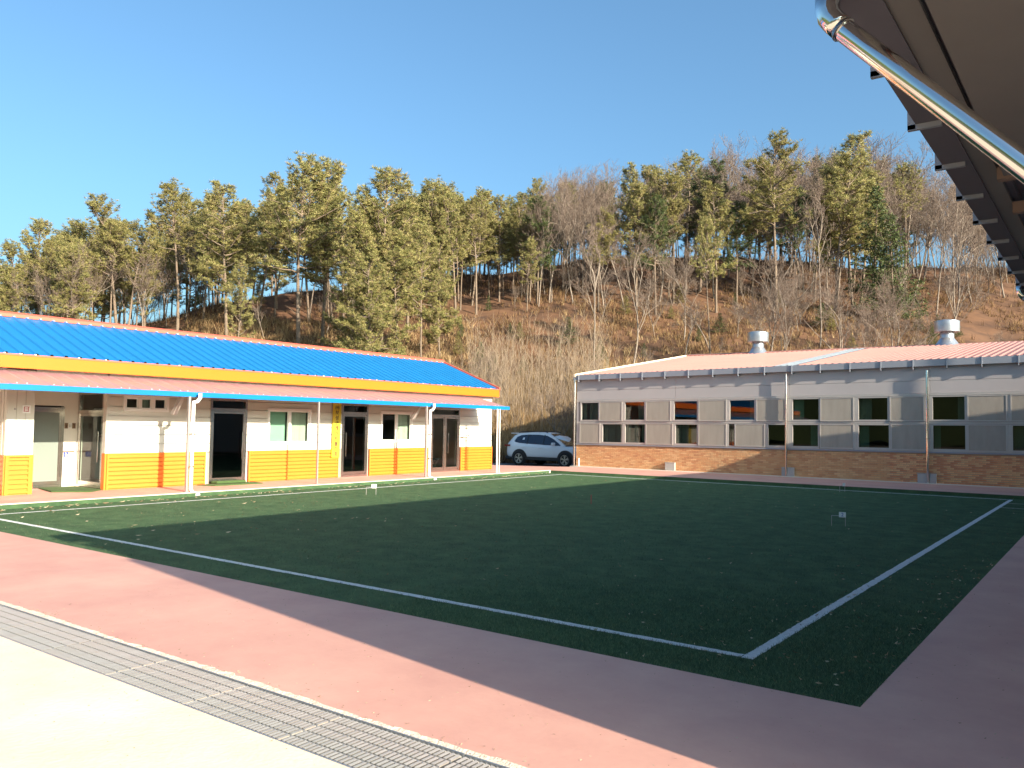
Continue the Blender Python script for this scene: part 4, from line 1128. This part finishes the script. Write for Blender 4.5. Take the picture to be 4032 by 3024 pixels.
def pine(seed, H=13.0, bare=.42, spread=2.6, dens=1.0, conic=.3, tl=.30):
    r = np.random.default_rng(seed)
    trunk = grow(r, (0, 0, -.4), (r.normal(0, .03), r.normal(0, .03), 1), H + .2, .2, 12, .035)
    R0 = .011 * H + .02
    segs = segs_of(trunk, R0, .03); fine = []; tufts = []
    T = np.array(trunk)
    def at(h):
        i = min(int(h * 12), 11); f = h * 12 - i; return T[i] * (1 - f) + T[i + 1] * f
    # dead stubs
    for _ in range(7):
        h = r.uniform(.15, bare); p = at(h); a = r.uniform(0, 6.28)
        q = grow(r, p, (math.cos(a), math.sin(a), r.uniform(-.2, .3)), r.uniform(.4, 1.3), .02, 3, .2); fine += segs_of(q, .018, .005)
    nb = int(52 * dens)
    for i in range(nb):
        h = bare + (1 - bare) * ((i + r.uniform(0, 1)) / nb) ** .9
        h = min(h, .985)
        p = at(h); rel = (h - bare) / (1 - bare)
        shape = (math.sin(math.pi * min(1, (rel * .75 + .25))) ** .7) * (1 - conic) + (1 - rel) * conic
        L = spread * shape * r.uniform(.55, 1.25) + .35
        a = r.uniform(0, 6.28); el = .05 + .7 * rel + r.normal(0, .15)
        br = grow(r, p, (math.cos(a), math.sin(a), el), L, .03, 5, .16, .05)
        segs += segs_of(br, .018 + .014 * L, .012)
        ns = max(4, int(L * 4.0 * dens))
        for k in range(ns):
            f = r.uniform(.28, 1.0); j = min(int(f * 5), 4); q = br[j] + (br[j + 1] - br[j]) * (f * 5 - j)
            dd = (br[j + 1] - br[j]); dd = dd / np.linalg.norm(dd)
            sd_ = np.cross(dd, (0, 0, 1.)) * r.choice([-1, 1]) * r.uniform(.4, 1.2)
            tw = grow(r, q, dd * .6 + sd_ + np.array([0, 0, r.uniform(0, .5)]), r.uniform(.25, .75), .01, 2, .2, .15)
            fine += segs_of(tw, .012, .006)
            tufts.append(tw[2]); tufts.append(tw[1] + r.normal(0, .08, 3))
            if r.random() < .6: tufts.append(tw[2] + r.normal(0, .16, 3))
        tufts.append(br[-1])
    tufts = np.array(tufts)
    K = 15; n = len(tufts); c = np.repeat(tufts, K, 0); m = n * K
    d = r.normal(0, 1, (m, 3)); d[:, 2] = np.abs(d[:, 2]) * .9 + .05; d /= np.linalg.norm(d, axis=1, keepdims=True)
    L = tl * r.uniform(.6, 1.25, m)[:, None]
    sidev = np.cross(d, r.normal(0, 1, (m, 3))); sidev /= np.linalg.norm(sidev, axis=1, keepdims=True) + 1e-9
    wv_ = .017 * r.uniform(.7, 1.4, m)[:, None]
    V = np.empty((m, 3, 3)); V[:, 0] = c + sidev * wv_ - d * .03; V[:, 1] = c - sidev * wv_ - d * .03; V[:, 2] = c + d * L
    # join blades of one tuft into an island through a shared root vertex
    Vt = np.concatenate([c.reshape(n, K, 3)[:, :1], V[:, 2].reshape(n, K, 3), (c + sidev * wv_ + d * L * .35).reshape(n, K, 3), (c - sidev * wv_ + d * L * .35).reshape(n, K, 3)], 1)
    st = 1 + 3 * K; base = np.arange(n)[:, None] * st; kk = np.arange(K)[None]
    F = np.stack([base + 0 * kk, base + 1 + K + kk, base + 1 + kk, base + 1 + 2 * K + kk], -1).reshape(-1, 4)
    tv, tf = np_tubes(segs, 6); fv, ff = np_tubes(fine, 3)
    return (np.concatenate([tv, fv]), np.concatenate([tf, ff + len(tv)])), (Vt.reshape(-1, 3), F), H

def bare_tree(seed, H=13.0, fork=.35, n_main=4, up=.9, dens=1.0, lean=0.0, slim=1.0):
    r = np.random.default_rng(seed)
    trunk = grow(r, (0, 0, -.4), (lean, r.normal(0, .05), 1), H * (fork + .25), .1, 8, .06)
    R0 = (.0085 * H + .02) * slim
    segs = segs_of(trunk, R0, R0 * .55); fine = []
    T = trunk
    def rec(p, d, L, rad, lev):
        n = 4 if lev < 2 else 3
        q = grow(r, p, d, L, rad, n, .13 + .02 * lev, .05)
        (segs if lev < 2 else fine).extend(segs_of(q, rad * 1.25, rad * .75))
        if lev >= 4: return
        kn = int((3 + r.integers(0, 3)) * (dens if lev > 0 else 1))
        for k in range(kn):
            f = r.uniform(.3, 1.0) if k else 1.0
            j = min(int(f * n), n - 1); pp = q[j] + (q[j + 1] - q[j]) * (f * n - j)
            dd = q[j + 1] - q[j]; dd /= np.linalg.norm(dd)
            nd = dd * 1.0 + r.normal(0, .48, 3) + np.array([0, 0, .22])
            rec(pp, nd, L * r.uniform(.45, .72), max(rad * .5, .010), lev + 1)
    for k in range(n_main + 2):
        f = 1.0 if k < 2 else r.uniform(fork / (fork + .25), 1)
        j = min(int(f * 8), 7); pp = T[j] + (T[j + 1] - T[j]) * (f * 8 - j)
        a = r.uniform(0, 6.28); sp = .55 if k > 1 else .18
        rec(pp, (math.cos(a) * sp, math.sin(a) * sp, up), H * (1 - fork) * r.uniform(.38, .55), R0 * (.5 if k < 2 else .34), 0)
    top = max(s[5] for s in fine)
    tv, tf = np_tubes(segs, 6); fv, ff = np_tubes(fine, 3)
    return (tv, tf), (fv, ff), top

def fir(seed, H=8.0, spread=2.2):
    r = np.random.default_rng(seed)
    trunk = grow(r, (0, 0, -.3), (0, 0, 1), H, .1, 8, .02)
    segs = segs_of(trunk, .012 * H, .02); fine = []; tu = []
    nl = int(H * 5.5)
    for i in range(nl):
        h = .06 + .93 * i / nl
        for k in range(5):
            a = r.uniform(0, 6.28); L = spread * (1 - h) ** .8 * r.uniform(.7, 1.15) + .12
            p = np.array([trunk[min(int(h * 8), 7)][0], trunk[min(int(h * 8), 7)][1], h * H])
            br = grow(r, p, (math.cos(a), math.sin(a), .12), L, .02, 3, .08, .03); fine += segs_of(br, .012, .005)
            for q in range(max(2, int(L * 4))):
                f = r.uniform(.25, 1); j = min(int(f * 3), 2); tu.append((br[j] + (br[j + 1] - br[j]) * (f * 3 - j), math.atan2(math.sin(a), math.cos(a))))
    P = np.array([t[0] for t in tu]); A = np.array([t[1] for t in tu]); n = len(P); K = 6; m = n * K
    c = np.repeat(P, K, 0) + r.normal(0, .05, (m, 3)); d = r.normal(0, 1, (m, 3)); d[:, 2] *= .55; d[:, 2] += .15; d /= np.linalg.norm(d, axis=1, keepdims=True)
    sv = np.cross(d, r.normal(0, 1, (m, 3))); sv /= np.linalg.norm(sv, axis=1, keepdims=True); L = r.uniform(.12, .26, m)[:, None]
    V = np.empty((m, 4, 3)); V[:, 0] = c; V[:, 1] = c + d * L * .5 + sv * .035; V[:, 2] = c + d * L; V[:, 3] = c + d * L * .5 - sv * .035
    tv, tf = np_tubes(segs, 6); fv, ff = np_tubes(fine, 3)
    return (np.concatenate([tv, fv]), np.concatenate([tf, ff + len(tv)])), (V.reshape(-1, 3), np.arange(4 * m).reshape(-1, 4)), H

PV = []
pspec = [(1, 13, .42, 2.9, 1.15, .25), (2, 13, .50, 2.4, 1.0, .2), (3, 13, .34, 3.1, 1.25, .35), (4, 13, .55, 2.2, .9, .15), (5, 13, .28, 2.7, 1.2, .45), (6, 13, .60, 2.5, .85, .1), (7, 13, .46, 2.6, 1.05, .3), (8, 13, .16, 3.6, 1.7, .3)]
for i, (sd2, H, ba, sp, de, co) in enumerate(pspec):
    (a, b), (c, d), hh = pine(sd2, H, ba, sp, de, co)
    m_ = ['needles', 'needles_olive', 'needles', 'needles_olive', 'needles', 'needles', 'needles_olive', 'needles'][i]
    PV.append((npmesh('trunk', a, b, 'pine_bark'), npmesh('crown', c, d, m_), hh))
PD = [(t, None, h) for t, c, h in PV]
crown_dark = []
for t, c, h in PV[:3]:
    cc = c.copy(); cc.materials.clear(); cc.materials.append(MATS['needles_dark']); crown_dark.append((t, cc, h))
BV = []
for i, (sd2, fk, nm, up, de, ln, sl) in enumerate([(21, .38, 4, 1.0, 1.0, .05, 1), (22, .30, 5, .8, 1.1, -.08, 1), (23, .45, 3, 1.2, 1.0, .1, 1), (24, .22, 5, .9, 1.15, 0, 1), (25, .55, 3, 1.1, 1.0, -.15, .9), (26, .35, 4, 1.3, 1.1, .0, .9)]):
    (a, b), (c, d), hh = bare_tree(sd2, 13, fk, nm, up, de, ln, sl)
    tm = npmesh('trunk', a, b, 'grey_bark')
    BV.append((tm, npmesh('crown', c, d, 'twig'), hh))
FV = []
for i in range(3):
    (a, b), (c, d), hh = fir(41 + i, 8, [2.1, 2.6, 1.7][i])
    FV.append((npmesh('trunk', a, b, 'pine_bark'), npmesh('crown', c, d, 'needles_dark'), hh))
FO = []
for t, c, h in FV[:2]:
    cc = c.copy(); cc.materials.clear(); cc.materials.append(MATS['needles_olive']); FO.append((t, cc, h))

def plant(kind, var, u, wv, H, label, group, name, cat='tree', wide=1.0, rz=None, tilt=0.0, idx=[0]):
    s = u * wv; x, y, z = hillxy(s, wv); idx[0] += 1
    t, c, h0 = var; sc = H / h0
    o = empty(name, (float(x), float(y), float(z)), rng.uniform(0, 6.28) if rz is None else rz, label=label, category=cat)
    if group: o['group'] = group
    o.rotation_euler[0] = tilt * rng.uniform(-1, 1); o.rotation_euler[1] = tilt * rng.uniform(-1, 1)
    o.scale = (sc * wide, sc * wide, sc)
    link('trunk', t, o); link('crown', c, o)
    return o
# foreground trees read from the photograph : px, distance, top px, kind, variant, width
def H_of(px, wv, ty):
    u = upx(px); z = float(hill(u * wv, wv)); yh = 1681 - .0196 * (2016 - px) * -1 * -1   # horizon with roll
    yh = 1643.0 + 0.016 * (px + 2393) - 0.0
    ztop = HC + (1605 + .0157 * (px + 2393) - ty) / FPX * wv
    return max(ztop - z, 1.5)
fore = [ # px, wv, top, kind, var, wide, label
 (-70, 62, 890, 'p', 0, 1.0, 'pine at the left edge of the photo with tufted top'),
 (60, 66, 960, 'p', 6, 1.0, 'pine second from the left edge, lower than its neighbours'),
 (150, 70, 880, 'p', 2, 1.0, 'spreading olive pine near the left edge behind the blue roof'),
 (265, 68, 870, 'p', 0, 1.05, 'broad pine in the left group with dense layered crown'),
 (385, 72, 900, 'p', 7, .75, 'low dense pine left of the flat-topped tall pine'),
 (455, 66, 775, 'p', 1, 1.15, 'tall flat-topped pine with long bare trunk left of the sky gap'),
 (560, 70, 870, 'p', 6, .9, 'pine right of the flat-topped pine with open branches'),
 (690, 68, 725, 'p', 3, 1.1, 'tall open-crowned pine standing above the middle of the blue roof'),
 (790, 72, 800, 'p', 5, 1.0, 'slender pine between the open-crowned and the conical pines'),
 (885, 66, 690, 'p', 4, 1.1, 'conical bushy pine left of the highest pine'),
 (1010, 72, 735, 'p', 1, 1.0, 'thin-trunked pine just left of the highest pine'),
 (1080, 76, 700, 'p', 3, 1.0, 'dark bare-stemmed pine close behind the highest pine'),
 (1170, 62, 600, 'p', 0, 1.15, 'highest pine of the left group with straight tall trunk'),
 (1262, 66, 655, 'p', 2, 1.0, 'second highest pine right of the highest one'),
 (1345, 70, 740, 'p', 6, 1.0, 'round-topped pine right of the two highest pines'),
 (1430, 58, 840, 'p', 7, .9, 'crooked low pine with branches down to the slope'),
 (1505, 60, 690, 'p', 2, 1.15, 'big bright pine with drooping lower branches above the roof end'),
 (1480, 54, 1010, 'p', 7, 1.0, 'wide low bright pine with forked trunk above the roof ridge'),
 (1560, 58, 880, 'p', 4, .9, 'yellow-green pine hanging over the roof end'),
 (930, 58, 1020, 'p', 4, .8, 'short layered pine low behind the roof under the conical pine'),
 (1730, 64, 940, 'p', 7, .8, 'short wide pine on the slope left of the thicket'),
 (1600, 72, 735, 'p', 4, 1.0, 'mid-height pine right of the big bright pine'),
 (1690, 74, 712, 'p', 5, 1.0, 'pine with small dense head rising over the middle ridge'),
 (1655, 62, 900, 'p', 2, .8, 'brownish drooping pine in front of the middle ridge'),
 (1790, 74, 762, 'p', 0, .9, 'round-headed pine left of the reed thicket'),
 (1870, 76, 775, 'p', 6, .95, 'pine with one low side branch left of the reed thicket'),
 (1960, 80, 770, 'p', 2, .9, 'pine with yellowish crown above the reed thicket'),
 (2050, 84, 790, 'p', 3, .9, 'last pine before the grey bare trees'),
 (2115, 88, 735, 'b', 0, .9, 'brownish bare tree right of the last pine'),
 (2215, 84, 640, 'b', 1, 1.0, 'tall grey bare tree at the start of the bare group'),
 (2300, 88, 660, 'b', 5, 1.0, 'grey bare tree with fan-shaped crown in the bare group'),
 (2330, 58, 870, 'b', 4, 1.0, 'slender leaning bare tree right of the reed thicket'),
 (2370, 92, 640, 'b', 2, 1.0, 'bare tree with upright twigs left of the bright green pine'),
 (2440, 90, 650, 'b', 3, 1.0, 'fine-twigged bare tree behind the bright green pine'),
 (2490, 60, 880, 'b', 0, .9, 'pale slender bare tree on the slope with low side branches'),
 (2505, 84, 655, 'p', 4, .95, 'bright green pine, first on the right slope'),
 (2560, 82, 665, 'p', 2, .9, 'olive pine squeezed between the bright green and the sparse-topped pines'),
 (2650, 80, 690, 'p', 6, .9, 'half-hidden pine below the spiky-topped one'),
 (2820, 78, 700, 'p', 4, .9, 'olive pine right of the dense dark pine'),
 (2960, 84, 690, 'p', 0, .9, 'pine filling the gap left of the light-topped pine'),
 (3140, 80, 760, 'd', 1, .8, 'dark pine below the large bare crown'),
 (3210, 82, 640, 'p', 6, .9, 'open pine left of the highest right pine'),
 (3390, 82, 680, 'p', 2, .9, 'olive pine just left of the dark firs'),
 (2600, 88, 640, 'p', 1, 1.0, 'sparse-topped pine in the right group'),
 (2580, 76, 760, 'd', 0, .8, 'dark green pine low in the right group'),
 (2690, 90, 600, 'p', 5, 1.1, 'pine with spiky top under the tall bare crown'),
 (2690, 68, 900, 'b', 1, .9, 'bare tree with many thin rising branches on the mid slope'),
 (2755, 84, 650, 'd', 1, 1.0, 'dense dark pine in the middle of the right group'),
 (2800, 60, 860, 'p', 5, .6, 'pale straight-trunked pine with small head on the right slope'),
 (2850, 96, 520, 'b', 5, 1.1, 'tall bare tree with rounded fan crown above the right group'),
 (2920, 98, 545, 'b', 1, 1.0, 'tall bare tree behind the rounded fan crown'),
 (2900, 80, 800, 'd', 2, .8, 'shaded dark pine left of the light-topped pine'),
 (3060, 78, 555, 'p', 1, 1.05, 'light-topped pine with twisted trunk left of the tall bare crown'),
 (3150, 92, 505, 'b', 3, 1.1, 'large bare tree with dense fine crown left of the highest right pine'),
 (3030, 58, 930, 'b', 1, 1.0, 'branching bare tree with spreading limbs behind the first ventilator'),
 (3075, 55, 1000, 'b', 5, .8, 'slim bare tree just right of the spreading bare tree'),
 (3290, 78, 525, 'p', 4, 1.05, 'highest pine of the right group with pointed top'),
 (3360, 80, 600, 'p', 0, .85, 'pine close to the right of the highest right pine'),
 (3230, 68, 690, 'b', 4, .8, 'curved slender bare trunk in front of the right pines'),
 (3400, 94, 500, 'b', 0, 1.1, 'tall bare tree with wide crown right of the highest right pine'),
 (3350, 54, 960, 'b', 3, .9, 'bare multi-stemmed tree between the two ventilators'),
 (3450, 76, 720, 'f', 0, 1.0, 'dark fir left of the fir with bright tips'),
 (3530, 74, 830, 'f', 1, 1.0, 'dark fir with bright tips right of its taller neighbour'),
 (3560, 92, 560, 'b', 2, 1.0, 'tall crooked bare tree behind the dark firs'),
 (3600, 82, 700, 'b', 4, .9, 'thin bare tree right of the dark firs'),
 (3640, 94, 580, 'b', 1, 1.0, 'bare tree with spread top near the dark eave'),
 (3690, 80, 640, 'b', 5, .8, 'slender double-stemmed bare tree near the dark eave'),
 (3560, 54, 1040, 'b', 1, 1.0, 'low spreading bare tree left of the second ventilator'),
 (3715, 60, 820, 'b', 2, .8, 'dark-stemmed bare tree above the second ventilator'),
 (3765, 78, 690, 'b', 0, .8, 'curved bare tree close to the eave brackets'),
 (3860, 96, 900, 'p', 5, .8, 'distant small pine on the crest beside the eave'),
 (3900, 88, 850, 'b', 3, .8, 'bare tree on the crest partly hidden by the eave'),
]
for px, wv, ty, kd, vi, wd, lab in fore:
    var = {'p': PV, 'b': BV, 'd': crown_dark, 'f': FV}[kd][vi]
    nm = {'p': 'pine_tree', 'b': 'bare_tree', 'd': 'pine_tree', 'f': 'fir_tree'}[kd]
    gp = {'p': 'pines on the hillside', 'b': 'bare trees on the hillside', 'd': 'pines on the hillside', 'f': 'firs on the hillside'}[kd]
    plant(kd, var, upx(px), wv, H_of(px, wv, ty) / (1.0 if kd != 'b' else 1.0), lab, gp, nm, wide=wd * (.88 if kd == 'p' else 1.0), tilt=.04)
SKX = [-400, 0, 160, 300, 450, 600, 700, 880, 1000, 1170, 1260, 1400, 1500, 1600, 1700, 1850, 2050, 2110, 2215, 2400, 2600, 2850, 3000, 3150, 3300, 3400, 3600, 3700, 4300]
SKY = [1010, 960, 915, 875, 800, 860, 740, 720, 740, 640, 670, 725, 690, 705, 690, 720, 735, 690, 635, 640, 610, 540, 570, 520, 540, 520, 580, 640, 760]
def cap(px, wv, a, b):
    return H_of(px, wv, float(np.interp(px, SKX, SKY)) + rng.uniform(a, b))
# background fillers close to the crest : look-alikes share one label
for i in range(185):
    px = rng.uniform(-250, 2080) if i < 140 else rng.uniform(1500, 2150); u = upx(px)
    dc = float(np.interp(u, UC, DC)); wv = dc + rng.uniform(-14, 16)
    if rng.random() < .72:
        plant('p', rng.choice(PV[:7]), u, wv, cap(px, wv, 25, 190), 'one of the look-alike thin pines standing deep in the left wood', 'thin pines deep in the left wood', 'background_pine', wide=rng.uniform(.7, .9), tilt=.05)
    else:
        plant('b', rng.choice(BV), u, wv, cap(px, wv, 60, 220), 'one of the look-alike bare trees mixed into the left pine wood', 'bare trees deep in the left wood', 'background_bare_tree', wide=.8, tilt=.06)
for i in range(260):
    px = rng.uniform(2060, 4300); u = upx(px)
    dc = float(np.interp(u, UC, DC)); wv = dc + (rng.uniform(-24, 12) if i % 2 else rng.uniform(-8, 10))
    q = rng.random()
    if q < .52 or px > 3600:
        plant('b', rng.choice(BV), u, wv, cap(px, wv, -15, 150), 'one of the look-alike bare trees along the right crest', 'bare trees along the right crest', 'background_bare_tree', wide=rng.uniform(.7, 1), tilt=.07)
    else:
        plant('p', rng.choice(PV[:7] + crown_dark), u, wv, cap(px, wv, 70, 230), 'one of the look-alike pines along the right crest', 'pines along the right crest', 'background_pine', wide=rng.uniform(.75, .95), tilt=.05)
# young conifers and shrubs on the slope
yc = 'one of the look-alike low young conifers scattered on the brown slope'
for i in range(46):
    px = rng.uniform(900, 4000); wv = rng.uniform(54, 80)
    plant('f', rng.choice(FV + FO), upx(px), wv, rng.uniform(.9, 2.4), yc, 'young conifers on the slope', 'young_conifer', cat='young conifer', wide=rng.uniform(1.0, 1.6))
for i in range(70):
    px = rng.uniform(1000, 4000); wv = rng.uniform(52, 96)
    plant('b', rng.choice(BV), upx(px), wv, rng.uniform(2.0, 5.0), 'one of the look-alike leafless saplings scattered on the brown slope', 'leafless saplings on the slope', 'leafless_sapling', cat='sapling', wide=rng.uniform(.9, 1.6), tilt=.15)
# reed-like thicket between the buildings
def thicket(n, ur, wr, hr, rad, lean, seed):
    r = np.random.default_rng(seed); segs = []
    for _ in range(n):
        u = r.uniform(*ur); wv = r.uniform(*wr); s = u * wv; x, y, z = hillxy(s, wv); H = r.uniform(*hr)
        q = grow(r, (float(x), float(y), float(z) - .1), (r.normal(0, lean), r.normal(0, lean), 1), H, .02, 5, .04)
        segs += segs_of(q, rad * r.uniform(.6, 1.3), .004)
        for k in range(7):
            f = r.uniform(.3, .95); j = min(int(f * 5), 4); p = q[j] + (q[j + 1] - q[j]) * (f * 5 - j)
            t = grow(r, p, (r.normal(0, .35), r.normal(0, .35), 1), r.uniform(.3, 1.1), .01, 2, .1); segs += segs_of(t, .009, .003)
    return np_tubes(segs, 3)
v1, f1 = thicket(430, (-.055, .115), (49, 60), (2.6, 6.0), .015, .09, 77)
v2, f2 = thicket(240, (-.13, .16), (46.5, 56), (1.0, 2.8), .012, .25, 78)
link('sapling_thicket', npmesh('sapling_thicket', np.concatenate([v1, v2]), np.concatenate([f1, f2 + len(v1)]), 'twig_pale'), kind='stuff')
plant('b', BV[3], upx(2195), 45.6, 4.6, 'small forked bare tree right behind the white car', None, 'bare_tree', wide=1.1)
plant('b', BV[1], upx(1810), 50, 3.4, 'low grey-twigged bush above the end of the blue roof', None, 'bare_bush', cat='bush', wide=2.2)

# unseen wooded rise added behind the camera to darken the hall windows' reflections
az = np.radians(np.linspace(-165, -38, 60)); rr = np.array([70, 80, 92, 110, 150]); hh = np.array([-.26, 7, 13, 15, 15])
A_, Rr = np.meshgrid(az, rr); Hh = np.repeat(hh[:, None], 60, 1) * (1 + .25 * np.sin(A_ * 9)) + nr.normal(0, .5, A_.shape)
V = np.stack([Rr * np.cos(A_), Rr * np.sin(A_), Hh], -1).reshape(-1, 3); idx = np.arange(300).reshape(5, 60)
F = np.stack([idx[:-1, :-1], idx[1:, :-1], idx[1:, 1:], idx[:-1, 1:]], -1).reshape(-1, 4)
link('reflection_hill', npmesh('reflection_hill', V, F, 'needles_dark'), kind='structure')
